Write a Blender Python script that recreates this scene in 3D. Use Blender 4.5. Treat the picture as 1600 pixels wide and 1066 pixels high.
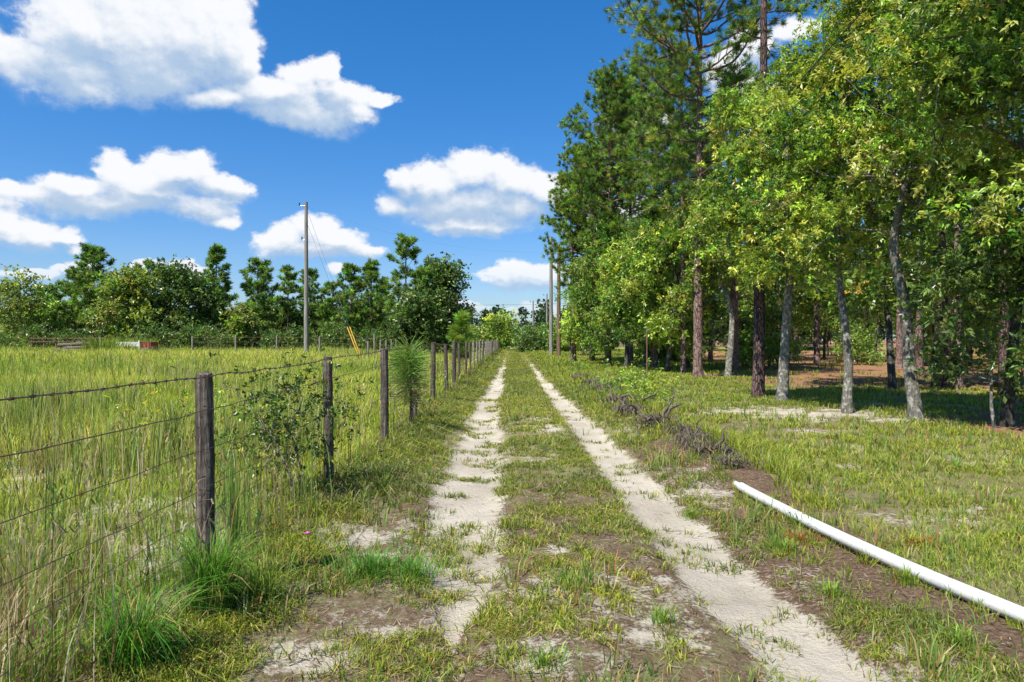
import bpy, math, random
import numpy as np
from mathutils import Vector

# ------------------------------------------------------------------ clearing
for o in list(bpy.data.objects):
    bpy.data.objects.remove(o)
scene = bpy.context.scene
COL = scene.collection
rad = math.radians

# ------------------------------------------------------------------ camera
F = 1066.7            # focal length in pixels of the 1600 px wide photograph
HZ = 530.0            # horizon row
CAMH = 1.5
cam_d = bpy.data.cameras.new('camera')
cam_d.sensor_width = 36.0
cam_d.lens = 24.0
cam_d.clip_start = 0.05
cam_d.clip_end = 6000
cam = bpy.data.objects.new('camera', cam_d)
COL.objects.link(cam)
cam.location = (0, 0, CAMH)
cam.rotation_euler = (rad(90) - math.atan((533 - HZ) / F), 0, 0)
scene.camera = cam

# ------------------------------------------------------------------ sun, exposure
SUN_EL = rad(56)
SUN_DIR = Vector((-0.66, -0.75, 0)).normalized() * math.cos(SUN_EL) + Vector((0, 0, math.sin(SUN_EL)))
sd = bpy.data.lights.new('sun', 'SUN')
sd.energy = 5.0
sd.angle = rad(0.5)
sd.color = (1.0, 0.95, 0.86)
sun = bpy.data.objects.new('sun', sd)
COL.objects.link(sun)
sun.rotation_euler = SUN_DIR.to_track_quat('Z', 'Y').to_euler()
sun.location = (0, 0, 30)
vs = scene.view_settings
scene.display_settings.display_device = 'sRGB'
vs.view_transform = 'Standard'
vs.look = 'None'
vs.exposure = 0.8
vs.gamma = 1.0
scene.render.engine = 'CYCLES'
cy = scene.cycles
cy.max_bounces = 6
cy.diffuse_bounces = 3
cy.glossy_bounces = 2
cy.transmission_bounces = 4
cy.transparent_max_bounces = 6
cy.use_adaptive_sampling = True
cy.adaptive_threshold = 0.02
cy.caustics_reflective = False
cy.caustics_refractive = False

# ------------------------------------------------------------------ world: blue sky with cumulus
def az_el(px, py):
    az = math.atan((px - 800) / F)
    el = math.atan((HZ - py) / F * math.cos(az))
    return az, el

CLOUDS = [
 # big bank, top left
 (40,88,62,38,1),(120,40,90,62,1),(205,30,100,66,1),(290,45,90,64,1),(345,60,55,52,1),(250,95,120,42,1),(110,100,95,38,1),(130,130,60,20,1),(374,95,32,30,1),
 # its lower right arm
 (470,122,42,26,1),(508,118,28,22,1),(440,148,95,26,1),(530,152,60,24,1),(598,150,34,10,1),(470,178,85,20,1),(345,150,55,14,1),(560,168,40,12,1),
 # second bank, left
 (165,262,34,28,1),(120,286,60,24,1),(285,268,52,32,1),(338,290,50,18,1),(240,290,80,26,1),(170,308,120,22,1),(310,325,55,18,1),(340,340,34,10,1),(60,303,50,14,1),(8,300,26,12,1),
 # left edge
 (50,356,62,24,1),(2,348,50,26,1),(98,364,34,18,1),(110,388,12,8,1),
 # behind the lone pole
 (452,372,40,26,1),(497,360,42,26,1),(530,382,46,18,1),(570,396,32,10,1),(500,396,70,10,1),
 # middle bank
 (738,268,50,36,1),(768,256,40,30,1),(800,285,52,32,1),(690,285,45,32,1),(640,286,28,22,1),(845,290,38,22,1),(870,296,34,18,1),(720,322,95,26,1),(612,318,36,14,1),(800,325,60,20,1),(735,352,85,13,1),
 # low ones
 (808,425,36,18,1),(845,433,40,18,1),(775,436,28,11,1),(835,446,60,9,1),
 (130,412,30,8,1),(110,420,36,6,1),(40,425,50,6,1),(284,408,16,8,1),(292,417,36,6,1),(515,426,18,7,1),(230,412,16,6,1),
 (850,478,40,8,1),(770,482,46,5,1),(730,478,18,5,1),
 # beyond the pines and oaks
 (1185,70,38,26,1),(1135,115,44,36,1),(1175,150,60,24,1),(1010,190,36,22,1),(1060,210,60,18,1),(1000,330,50,22,1),(1260,40,30,16,1),(1400,250,120,40,1),
 # out of the frame to both sides
 (-250,200,160,60,1),(-500,350,200,50,1),(2000,250,180,70,1),(-150,380,90,24,1),
]

BASES = [  # the shaded undersides
 (215,122,150,34),(100,112,80,24),(290,112,90,30),(150,85,70,20),(480,186,100,15),(420,168,70,16),(520,160,40,10),(200,316,150,15),(110,306,60,14),(330,298,80,9),(300,330,60,8),
 (50,384,90,9),(500,404,90,9),(560,400,50,7),(700,326,100,22),(780,332,100,20),(640,308,50,16),(735,360,70,5),(825,451,70,7),(1160,170,90,16),(1010,212,60,12),(-250,240,150,20),(2000,300,170,20),
]
def build_world():
    w = bpy.data.worlds.new('World')
    scene.world = w
    w.use_nodes = True
    nt = w.node_tree
    nt.nodes.clear()
    # group: cloud density at a point (azimuth, elevation)
    g = bpy.data.node_groups.new('cloud_density', 'ShaderNodeTree')
    g.interface.new_socket('P', in_out='INPUT', socket_type='NodeSocketVector')
    g.interface.new_socket('D', in_out='OUTPUT', socket_type='NodeSocketFloat')
    g.interface.new_socket('B', in_out='OUTPUT', socket_type='NodeSocketFloat')
    N, L = g.nodes, g.links
    gi = N.new('NodeGroupInput'); go = N.new('NodeGroupOutput')
    def noise(scale, detail, rough, vec, lac=2.0):
        n = N.new('ShaderNodeTexNoise')
        n.inputs['Scale'].default_value = scale
        n.inputs['Detail'].default_value = detail
        n.inputs['Roughness'].default_value = rough
        n.inputs['Lacunarity'].default_value = lac
        L.new(vec, n.inputs['Vector'])
        return n
    # stretch so that the texture is a little flatter than it is tall
    st = N.new('ShaderNodeVectorMath'); st.operation = 'MULTIPLY'
    st.inputs[1].default_value = (1.0, 1.25, 1.0)
    L.new(gi.outputs[0], st.inputs[0])
    warp = noise(9.0, 5.0, 0.55, st.outputs[0])
    ws = N.new('ShaderNodeVectorMath'); ws.operation = 'SUBTRACT'
    ws.inputs[1].default_value = (0.5, 0.5, 0.5)
    L.new(warp.outputs['Color'], ws.inputs[0])
    wm = N.new('ShaderNodeVectorMath'); wm.operation = 'MULTIPLY_ADD'
    wm.inputs[1].default_value = (0.10, 0.065, 0.0)
    L.new(ws.outputs[0], wm.inputs[0]); L.new(gi.outputs[0], wm.inputs[2])
    prev = None
    for (px, py, rx, ry) in BASES:
        az, el = az_el(px, py)
        sx = F / (rx * 1.25 * math.cos(az) ** 2); sy = F / (ry * 1.5 * math.cos(az))
        m = N.new('ShaderNodeVectorMath'); m.operation = 'MULTIPLY_ADD'
        m.inputs[1].default_value = (sx, sy, 0); m.inputs[2].default_value = (-az * sx, -el * sy, 0)
        L.new(wm.outputs[0], m.inputs[0])
        ln = N.new('ShaderNodeVectorMath'); ln.operation = 'LENGTH'; L.new(m.outputs[0], ln.inputs[0])
        if prev is None: prev = ln.outputs['Value']
        else:
            q = N.new('ShaderNodeMath'); q.operation = 'SMOOTH_MIN'; q.inputs[2].default_value = 0.3
            L.new(prev, q.inputs[0]); L.new(ln.outputs['Value'], q.inputs[1]); prev = q.outputs[0]
    L.new(prev, go.inputs[1])
    prev = None
    for (px, py, rx, ry, k) in CLOUDS:
        az, el = az_el(px, py)
        sx = F / (rx * 1.2 * math.cos(az) ** 2)
        sy = F / (ry * 1.3 * math.cos(az))
        m = N.new('ShaderNodeVectorMath'); m.operation = 'MULTIPLY_ADD'
        m.inputs[1].default_value = (sx, sy, 0)
        m.inputs[2].default_value = (-az * sx, -el * sy, 0)
        L.new(wm.outputs[0], m.inputs[0])
        ln = N.new('ShaderNodeVectorMath'); ln.operation = 'LENGTH'
        L.new(m.outputs[0], ln.inputs[0])
        if prev is None:
            prev = ln.outputs['Value']
        else:
            s = N.new('ShaderNodeMath'); s.operation = 'SMOOTH_MIN'
            s.inputs[2].default_value = 0.18
            L.new(prev, s.inputs[0]); L.new(ln.outputs['Value'], s.inputs[1])
            prev = s.outputs[0]
    inv = N.new('ShaderNodeMath'); inv.operation = 'SUBTRACT'; inv.inputs[0].default_value = 1.0
    L.new(prev, inv.inputs[1])
    cl = N.new('ShaderNodeMath'); cl.operation = 'MAXIMUM'; cl.inputs[1].default_value = -1.5
    L.new(inv.outputs[0], cl.inputs[0])
    mn = N.new('ShaderNodeMath'); mn.operation = 'MINIMUM'; mn.inputs[1].default_value = 1.1
    L.new(cl.outputs[0], mn.inputs[0])
    fb = noise(17.0, 10.0, 0.56, st.outputs[0])
    fa = N.new('ShaderNodeMath'); fa.operation = 'MULTIPLY_ADD'
    fa.inputs[1].default_value = 1.3
    L.new(fb.outputs['Fac'], fa.inputs[0])
    f2 = noise(62.0, 8.0, 0.62, st.outputs[0])
    f2m = N.new('ShaderNodeMath'); f2m.operation = 'MULTIPLY_ADD'; f2m.inputs[1].default_value = 0.55
    L.new(f2.outputs['Fac'], f2m.inputs[0]); L.new(mn.outputs[0], f2m.inputs[2])
    sh = N.new('ShaderNodeMath'); sh.operation = 'ADD'; sh.inputs[1].default_value = -0.65 - 0.275
    L.new(f2m.outputs[0], sh.inputs[0]); L.new(sh.outputs[0], fa.inputs[2])
    L.new(fa.outputs[0], go.inputs[0])

    N, L = nt.nodes, nt.links
    tc = N.new('ShaderNodeTexCoord')
    sp = N.new('ShaderNodeSeparateXYZ'); L.new(tc.outputs['Generated'], sp.inputs[0])
    az = N.new('ShaderNodeMath'); az.operation = 'ARCTAN2'
    L.new(sp.outputs[0], az.inputs[0]); L.new(sp.outputs[1], az.inputs[1])
    el = N.new('ShaderNodeMath'); el.operation = 'ARCSINE'; L.new(sp.outputs[2], el.inputs[0])
    P = N.new('ShaderNodeCombineXYZ'); L.new(az.outputs[0], P.inputs[0]); L.new(el.outputs[0], P.inputs[1])
    def gp(vec):
        n = N.new('ShaderNodeGroup'); n.node_tree = g; L.new(vec, n.inputs[0]); return n
    def off(dx, dy):
        a = N.new('ShaderNodeVectorMath'); a.operation = 'ADD'
        a.inputs[1].default_value = (dx, dy, 0); L.new(P.outputs[0], a.inputs[0]); return a.outputs[0]
    g0 = gp(P.outputs[0]); d0 = g0.outputs[0]; d1 = gp(off(0.004, 0.022)).outputs[0]; d2 = gp(off(0.004, 0.008)).outputs[0]
    def math_(op, a, b=None, c=None, clamp=False):
        n = N.new('ShaderNodeMath'); n.operation = op; n.use_clamp = clamp
        for i, v in enumerate((a, b, c)):
            if v is None: continue
            if isinstance(v, (int, float)): n.inputs[i].default_value = v
            else: L.new(v, n.inputs[i])
        return n.outputs[0]
    def ramp(v, a, b, x=0.0, y=1.0):
        m = N.new('ShaderNodeMapRange'); m.interpolation_type = 'SMOOTHSTEP'
        m.inputs['From Min'].default_value = a; m.inputs['From Max'].default_value = b
        m.inputs['To Min'].default_value = x; m.inputs['To Max'].default_value = y
        L.new(v, m.inputs['Value']); return m.outputs['Result']
    lit_big = math_('SUBTRACT', d0, d1)
    lit_small = math_('SUBTRACT', d0, d2)
    lit = math_('ADD', math_('MULTIPLY', lit_big, 0.55), math_('MULTIPLY', lit_small, 0.45))
    shade = ramp(g0.outputs[1], 1.25, 0.35)
    lit = math_('SUBTRACT', lit, math_('MULTIPLY', shade, 0.62))
    light = ramp(lit, -0.85, 0.32)
    dens_soft = ramp(d0, -0.25, 0.60)
    dens_hard = ramp(d0, -0.08, 0.30)
    mixa = N.new('ShaderNodeMix'); mixa.data_type = 'FLOAT'
    L.new(light, mixa.inputs['Factor']); L.new(dens_soft, mixa.inputs['A']); L.new(dens_hard, mixa.inputs['B'])
    alpha = math_('MULTIPLY', mixa.outputs['Result'], ramp(el.outputs[0], 0.02, 0.12, 0.35, 1.0))
    cc = N.new('ShaderNodeMix'); cc.data_type = 'RGBA'
    cc.inputs['A'].default_value = CLOUD_DARK
    cc.inputs['B'].default_value = CLOUD_LIT
    L.new(light, cc.inputs['Factor'])
    sky = N.new('ShaderNodeTexSky')
    sky.sky_type = 'NISHITA'; sky.sun_disc = False
    sky.sun_elevation = SUN_EL
    sky.sun_rotation = math.atan2(SUN_DIR.x, SUN_DIR.y) % (2 * math.pi)
    sky.air_density = 1.0; sky.dust_density = 0.6; sky.ozone_density = 2.0
    hs = N.new('ShaderNodeHueSaturation')
    hs.inputs['Saturation'].default_value = SKY_SAT
    hs.inputs['Hue'].default_value = SKY_HUE
    hs.inputs['Value'].default_value = SKY_VAL
    L.new(sky.outputs[0], hs.inputs['Color'])
    tm = N.new('ShaderNodeVectorMath'); tm.operation = 'MULTIPLY'
    tcol = N.new('ShaderNodeMix'); tcol.data_type = 'RGBA'
    tcol.inputs['A'].default_value = SKY_TINT_LOW; tcol.inputs['B'].default_value = SKY_TINT
    L.new(ramp(el.outputs[0], 0.0, 0.5), tcol.inputs['Factor'])
    L.new(tcol.outputs['Result'], tm.inputs[1])
    L.new(hs.outputs[0], tm.inputs[0])
    mx = N.new('ShaderNodeMix'); mx.data_type = 'RGBA'
    L.new(alpha, mx.inputs['Factor'])
    L.new(tm.outputs[0], mx.inputs['A']); L.new(cc.outputs['Result'], mx.inputs['B'])
    bg = N.new('ShaderNodeBackground'); bg.inputs['Strength'].default_value = 0.1
    L.new(mx.outputs['Result'], bg.inputs['Color'])
    out = N.new('ShaderNodeOutputWorld'); L.new(bg.outputs[0], out.inputs[0])
    w.cycles.sampling_method = 'MANUAL'
    w.cycles.sample_map_resolution = 512
SKY_SAT, SKY_HUE, SKY_VAL = 1.3, 0.5, 0.86
SKY_TINT = (0.44, 0.92, 1.16, 1)
SKY_TINT_LOW = (0.66, 0.76, 1.0, 1)
CLOUD_DARK = (2.5, 3.35, 4.5, 1)
CLOUD_LIT = (5.5, 5.6, 5.8, 1)
build_world()

# ------------------------------------------------------------------ materials
class M:
    """small node helper"""
    def __init__(s, name):
        s.m = bpy.data.materials.new(name); s.m.use_nodes = True
        s.nt = s.m.node_tree; s.nt.nodes.clear()
        s.out = s.nt.nodes.new('ShaderNodeOutputMaterial')
    def n(s, t, **k):
        n = s.nt.nodes.new(t)
        for a, v in k.items(): setattr(n, a, v)
        return n
    def l(s, a, b): s.nt.links.new(a, b)
    def coord(s, scale=(1, 1, 1), which='Object'):
        t = s.n('ShaderNodeTexCoord'); mp = s.n('ShaderNodeMapping')
        mp.inputs['Scale'].default_value = scale
        s.l(t.outputs[which], mp.inputs['Vector']); return mp.outputs[0]
    def noise(s, v, scale, detail=4, rough=.55):
        n = s.n('ShaderNodeTexNoise'); n.inputs['Scale'].default_value = scale
        n.inputs['Detail'].default_value = detail; n.inputs['Roughness'].default_value = rough
        s.l(v, n.inputs['Vector']); return n.outputs['Fac']
    def voro(s, v, scale, feature='F1'):
        n = s.n('ShaderNodeTexVoronoi'); n.feature = feature
        n.inputs['Scale'].default_value = scale; s.l(v, n.inputs['Vector']); return n.outputs['Distance']
    def ramp(s, v, stops):
        r = s.n('ShaderNodeValToRGB'); e = r.color_ramp.elements
        while len(e) < len(stops): e.new(0.5)
        for el, (p, c) in zip(e, stops):
            el.position = p; el.color = (*c, 1) if len(c) == 3 else c
        s.l(v, r.inputs[0]); return r.outputs[0]
    def rng(s, v, a, b, x=0., y=1.):
        m = s.n('ShaderNodeMapRange'); m.interpolation_type = 'SMOOTHSTEP'
        m.inputs['From Min'].default_value = a; m.inputs['From Max'].default_value = b
        m.inputs['To Min'].default_value = x; m.inputs['To Max'].default_value = y
        s.l(v, m.inputs['Value']); return m.outputs['Result']
    def mix(s, f, a, b, mode='MIX'):
        m = s.n('ShaderNodeMix'); m.data_type = 'RGBA'; m.blend_type = mode
        for sock, v in (('Factor', f), ('A', a), ('B', b)):
            i = [q for q in m.inputs if q.name == sock and q.enabled][0]
            if isinstance(v, (int, float)): i.default_value = v
            elif isinstance(v, tuple): i.default_value = (*v, 1) if len(v) == 3 else v
            else: s.l(v, i)
        return [q for q in m.outputs if q.enabled][0]
    def math(s, op, a, b=0.0):
        n = s.n('ShaderNodeMath'); n.operation = op
        for i, v in enumerate((a, b)):
            if isinstance(v, (int, float)): n.inputs[i].default_value = v
            else: s.l(v, n.inputs[i])
        return n.outputs[0]
    def attr(s, name):
        a = s.n('ShaderNodeAttribute'); a.attribute_name = name; return a
    def bump(s, h, strength=.5, dist=.02):
        b = s.n('ShaderNodeBump'); b.inputs['Strength'].default_value = strength
        b.inputs['Distance'].default_value = dist; s.l(h, b.inputs['Height']); return b.outputs[0]
    def pbr(s, col, rough=.8, spec=.3, normal=None, metal=0.):
        p = s.n('ShaderNodeBsdfPrincipled')
        if isinstance(col, tuple): p.inputs['Base Color'].default_value = (*col, 1)
        else: s.l(col, p.inputs['Base Color'])
        if isinstance(rough, (int, float)): p.inputs['Roughness'].default_value = rough
        else: s.l(rough, p.inputs['Roughness'])
        p.inputs['Specular IOR Level'].default_value = spec
        p.inputs['Metallic'].default_value = metal
        if normal is not None: s.l(normal, p.inputs['Normal'])
        return p.outputs[0]
    def done(s, sh): s.l(sh, s.out.inputs['Surface']); return s.m

def leaf_mat(name, trans=.35, rough=.45, spec=.35, ttint=(1.15, 1.1, .55)):
    m = M(name); a = m.attr('Col')
    p = m.pbr(a.outputs['Color'], rough, spec)
    t = m.n('ShaderNodeBsdfTranslucent')
    m.l(m.mix(1.0, a.outputs['Color'], ttint, 'MULTIPLY'), t.inputs['Color'])
    x = m.n('ShaderNodeMixShader'); x.inputs[0].default_value = trans
    m.l(p, x.inputs[1]); m.l(t.outputs[0], x.inputs[2])
    return m.done(x.outputs[0])

def bark_mat(name, dark, mid, light, patch, patch_amt=.5, sc=1.0, plates=True):
    m = M(name)
    v = m.coord((7 * sc, 7 * sc, 1.6 * sc)); v2 = m.coord((1, 1, 1))
    n1 = m.noise(v, 2.2, 6, .65); vo = m.voro(v, 3.0, 'DISTANCE_TO_EDGE') if plates else m.noise(v, 5, 5, .7)
    crack = m.rng(vo, 0.0, 0.16 if plates else 1.0)
    c = m.ramp(n1, [(.3, dark), (.5, mid), (.72, light)])
    c = m.mix(m.math('SUBTRACT', 1.0, crack), c, tuple(x * .45 for x in dark))
    pn = m.rng(m.noise(v2, 5.0 * sc, 5, .65), .62 - .25 * patch_amt, .72 - .2 * patch_amt)
    c = m.mix(m.math('MULTIPLY', pn, .8), c, patch)
    h = m.math('ADD', m.math('MULTIPLY', crack, .7), m.math('MULTIPLY', n1, .6))
    return m.done(m.pbr(c, .92, .1, m.bump(h, .9, .025)))

MAT = {}
MAT['leaf'] = leaf_mat('oak_leaf', .42, .36, .5)
MAT['needle'] = leaf_mat('pine_needle', .3, .5, .35, (1.1, 1.1, .6))
MAT['grass'] = leaf_mat('grass_blade', .38, .6, .2, (1.1, 1.05, .6))
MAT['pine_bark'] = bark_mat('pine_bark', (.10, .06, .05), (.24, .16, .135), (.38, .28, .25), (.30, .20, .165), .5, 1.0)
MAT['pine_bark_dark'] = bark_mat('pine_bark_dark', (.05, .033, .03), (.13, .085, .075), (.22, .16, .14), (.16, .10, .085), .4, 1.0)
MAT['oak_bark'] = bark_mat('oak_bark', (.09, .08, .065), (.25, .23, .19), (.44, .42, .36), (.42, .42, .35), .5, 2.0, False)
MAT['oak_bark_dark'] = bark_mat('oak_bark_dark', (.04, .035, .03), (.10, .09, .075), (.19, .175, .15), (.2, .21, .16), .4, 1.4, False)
MAT['dead'] = bark_mat('dead_wood', (.09, .07, .05), (.24, .20, .155), (.42, .38, .32), (.16, .12, .085), .4, 3.0, False)

def post_mat():
    m = M('weathered_post_wood')
    v = m.coord((38, 38, 1.6)); 
    n1 = m.noise(v, 1.6, 6, .7)
    w = m.n('ShaderNodeTexWave'); w.wave_type = 'RINGS'
    w.inputs['Scale'].default_value = 3.2; w.inputs['Distortion'].default_value = 9.0
    w.inputs['Detail'].default_value = 4; w.inputs['Detail Scale'].default_value = 1.3
    vv = m.coord((4, 4, 1.3)); m.l(vv, w.inputs['Vector'])
    c = m.ramp(n1, [(.30, (.02, .016, .013)), (.46, (.075, .06, .048)), (.58, (.17, .14, .115)), (.74, (.34, .29, .24))])
    c = m.mix(m.rng(w.outputs['Fac'], .1, .5, .3, 0.0), c, (.03, .024, .02))
    vb = m.voro(m.coord((24, 24, 4.5)), 1.6, 'DISTANCE_TO_EDGE')
    c = m.mix(m.rng(vb, 0.0, .05, .5, 0.), c, (.02, .016, .012))
    h = m.math('ADD', m.math('MULTIPLY', n1, .6), m.math('ADD', m.math('MULTIPLY', w.outputs['Fac'], .06), m.rng(vb, 0, .06, 0, .3)))
    return m.done(m.pbr(c, .85, .15, m.bump(h, .8, .008)))
MAT['post'] = post_mat()

def simple(name, a, b, scale=20, rough=.6, spec=.4, metal=0., bump=.2, stretch=(1, 1, 1), c=None):
    m = M(name); v = m.coord(stretch); n = m.noise(v, scale, 5, .6)
    st = [(.35, a), (.65, b)] + ([(.8, c)] if c else [])
    return m.done(m.pbr(m.ramp(n, st), rough, spec, m.bump(n, bump, .01), metal))
MAT['wire'] = simple('rusty_wire', (.05, .033, .025), (.16, .10, .075), 60, .6, .4, .3, .3)
MAT['pole'] = simple('grey_pole_wood', (.15, .14, .12), (.30, .28, .25), 3, .9, .1, 0, .4, (6, 6, .4))
MAT['pole_brown'] = simple('brown_pole_wood', (.10, .06, .04), (.22, .14, .10), 3, .9, .1, 0, .4, (6, 6, .4))
MAT['far_post'] = simple('grey_post_wood', (.13, .11, .09), (.32, .285, .245), 5, .9, .1, 0, .4, (6, 6, 1))
MAT['guard'] = simple('orange_plastic', (.70, .34, .02), (.78, .44, .04), 4, .4, .5)
MAT['cable'] = simple('black_cable', (.02, .02, .02), (.045, .045, .045), 30, .5, .4)
MAT['steel'] = simple('galvanised_steel', (.25, .25, .26), (.42, .42, .43), 30, .4, .5, .8)
MAT['rust_red'] = simple('rusty_red_paint', (.20, .045, .03), (.36, .10, .07), 8, .8, .2)
MAT['white_panel'] = simple('weathered_white_panel', (.42, .40, .37), (.66, .63, .58), 6, .7, .3)
MAT['rubber'] = simple('old_rubber', (.02, .02, .02), (.05, .048, .045), 20, .9, .1)
MAT['grey_board'] = simple('weathered_board', (.10, .095, .09), (.28, .265, .245), 4, .9, .1, 0, .4, (1, 6, 6))
MAT['pink'] = simple('pink_petal', (.55, .08, .25), (.75, .2, .4), 40, .6, .3)
def pipe_mat():
    m = M('white_pvc'); v = m.coord((1, 1, 1))
    n = m.noise(v, 6, 6, .65); n2 = m.noise(v, 45, 4, .6)
    c = m.mix(m.rng(n, .50, .72, 0, .5), (.54, .54, .52), (.34, .30, .24))
    c = m.mix(m.rng(n2, .60, .70, 0, .5), c, (.35, .30, .24))
    return m.done(m.pbr(c, .38, .45, m.bump(n2, .05, .003)))
MAT['pvc'] = pipe_mat()

# ------------------------------------------------------------------ mesh helpers
class MB:
    def __init__(s): s.v = []; s.f = []; s.c = []; s.n = 0
    def add(s, V, Fc, C=None):
        V = np.asarray(V, float).reshape(-1, 3); Fc = np.asarray(Fc, np.int64)
        s.v.append(V); s.f.append(Fc + s.n); s.n += len(V)
        s.c.append(np.broadcast_to(np.asarray(C if C is not None else (.5, .5, .5), float), (len(V), 3)))
    def build(s, name, mat, parent=None, smooth=False, loc=None):
        me = bpy.data.meshes.new(name)
        V = np.concatenate(s.v); tri = [f for f in s.f if f.shape[1] == 3]; qd = [f for f in s.f if f.shape[1] == 4]
        tri = np.concatenate(tri) if tri else np.zeros((0, 3), np.int64)
        qd = np.concatenate(qd) if qd else np.zeros((0, 4), np.int64)
        me.vertices.add(len(V)); me.vertices.foreach_set('co', V.astype(np.float32).ravel())
        idx = np.concatenate([tri.ravel(), qd.ravel()]).astype(np.int32)
        me.loops.add(len(idx)); me.loops.foreach_set('vertex_index', idx)
        ls = np.concatenate([np.arange(len(tri)) * 3, len(tri) * 3 + np.arange(len(qd)) * 4]).astype(np.int32)
        me.polygons.add(len(ls)); me.polygons.foreach_set('loop_start', ls)
        me.update(calc_edges=True)
        me.polygons.foreach_set('use_smooth', np.full(len(ls), smooth))
        C = np.concatenate(s.c); ca = me.color_attributes.new('Col', 'FLOAT_COLOR', 'POINT')
        ca.data.foreach_set('color', np.concatenate([C, np.ones((len(C), 1))], 1).astype(np.float32).ravel())
        me.materials.append(mat)
        o = bpy.data.objects.new(name, me); COL.objects.link(o)
        if parent: o.parent = parent
        if loc is not None: o.location = loc
        return o

def tag(o, label=None, cat=None, group=None, kind=None):
    if label: o['label'] = label
    if cat: o['category'] = cat
    if group: o['group'] = group
    if kind: o['kind'] = kind
    return o
def empty(name, loc, label, cat, group=None, rz=0):
    o = bpy.data.objects.new(name, None); COL.objects.link(o)
    o.location = loc; o.rotation_euler = (0, 0, rz); o.empty_display_size = .3
    return tag(o, label, cat, group)
def copy_thing(root, loc, rz=0., sc=1.0, label=None, group=None, sz=None):
    c = root.copy(); COL.objects.link(c); c.location = loc; c.rotation_euler = (0, 0, rz)
    c.scale = (sc, sc, sz or sc)
    if label: c['label'] = label
    if group: c['group'] = group
    elif 'group' in c: del c['group']
    for ch in list(root.children):
        d = ch.copy(); COL.objects.link(d); d.parent = c
        for g in list(ch.children):
            e = g.copy(); COL.objects.link(e); e.parent = d
    return c

def tube(mb, pts, radii, sides=6, col=None, cap=True, rough=0., rng=None):
    P = np.asarray(pts, float); n = len(P); R = np.broadcast_to(np.asarray(radii, float), (n,))
    T = np.gradient(P, axis=0); T /= np.linalg.norm(T, axis=1)[:, None] + 1e-9
    up = np.array([0, 0, 1.]) if abs(T[0][2]) < .9 else np.array([1., 0, 0])
    a = np.cross(T[0], up); a /= np.linalg.norm(a)
    A = np.zeros((n, 3))
    for i in range(n):
        a = a - T[i] * np.dot(a, T[i]); a /= np.linalg.norm(a) + 1e-9; A[i] = a
    B = np.cross(T, A)
    th = np.linspace(0, 2 * np.pi, sides, endpoint=False)
    rr = R[:, None] * np.ones(sides)
    if rough and rng is not None: rr = rr * (1 + rng.normal(0, rough, rr.shape))
    V = P[:, None] + rr[..., None] * (np.cos(th)[None, :, None] * A[:, None] + np.sin(th)[None, :, None] * B[:, None])
    i = np.arange(n - 1)[:, None] * sides; j = np.arange(sides)[None]; k = (j + 1) % sides
    Q = np.stack([i + j, i + k, i + sides + k, i + sides + j], -1).reshape(-1, 4)
    mb.add(V.reshape(-1, 3), Q, col)
    if cap:
        for e, c in ((0, P[0]), (n - 1, P[-1])):
            ring = V[e]; vv = np.vstack([ring, c[None]])
            t = np.array([[(q + 1) % sides, q, sides] if e == 0 else [q, (q + 1) % sides, sides] for q in range(sides)])
            mb.add(vv, t, col)

def box(mb, c, s, rz=0., col=None):
    x, y, z = np.array(s) / 2.
    V = np.array([[a * x, b * y, d * z] for d in (-1, 1) for b in (-1, 1) for a in (-1, 1)])
    cs, sn = math.cos(rz), math.sin(rz)
    V = V @ np.array([[cs, sn, 0], [-sn, cs, 0], [0, 0, 1]]) + np.array(c)
    mb.add(V, [[0, 2, 3, 1], [4, 5, 7, 6], [0, 1, 5, 4], [1, 3, 7, 5], [3, 2, 6, 7], [2, 0, 4, 6]], col)

# value noise in the plane
def vnoise(x, y, s, seed=0):
    x = np.asarray(x, float) / s + 137.1 * seed; y = np.asarray(y, float) / s - 71.7 * seed
    xi = np.floor(x); yi = np.floor(y); fx = x - xi; fy = y - yi
    fx = fx * fx * (3 - 2 * fx); fy = fy * fy * (3 - 2 * fy)
    def h(a, b):
        q = np.sin(a * 127.1 + b * 311.7 + seed * 17.3) * 43758.5453
        return q - np.floor(q)
    return (h(xi, yi) * (1 - fx) + h(xi + 1, yi) * fx) * (1 - fy) + (h(xi, yi + 1) * (1 - fx) + h(xi + 1, yi + 1) * fx) * fy
def fbm(x, y, s, seed=0, o=4):
    r = 0; a = .5; t = 0
    for i in range(o):
        r = r + a * vnoise(x, y, s / 2 ** i, seed + i); t += a; a *= .55
    return r / t
def ss(v, a, b):
    t = np.clip((v - a) / (b - a), 0, 1); return t * t * (3 - 2 * t)

# ------------------------------------------------------------------ the lie of the land
TY = np.array([-5, 0, 3, 4.3, 5.9, 9.4, 13.3, 22.9, 40, 110, 200.])
TR = np.array([1.75, 1.62, 1.44, 1.34, 1.28, 1.27, 1.2, 1.12, 1.08, 1.08, 1.08])
TL = np.array([-.25, -.25, -.28, -.33, -.42, -.48, -.54, -.54, -.5, -.5, -.5])
FX = -1.75            # fence line
def debris_x(y): return 2.42 + .12 * np.sin(y * .35)

def track(x, y):
    """0..1, how much wheel track there is"""
    wob = (fbm(x * .3, y, 1.1, 3) - .5) * .22
    dr = np.abs(x - np.interp(y, TY, TR) + wob * .6); dl = np.abs(x - np.interp(y, TY, TL) + wob)
    wr = np.interp(y, [2, 5, 10, 30], [.26, .24, .23, .20]); wl = np.interp(y, [3.3, 4.4, 6, 10, 30], [.004, .24, .31, .31, .22])
    return np.maximum(1 - ss(dr, wr * .45, wr * 1.75), 1 - ss(dl, wl * .4, wl * 1.7))

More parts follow.
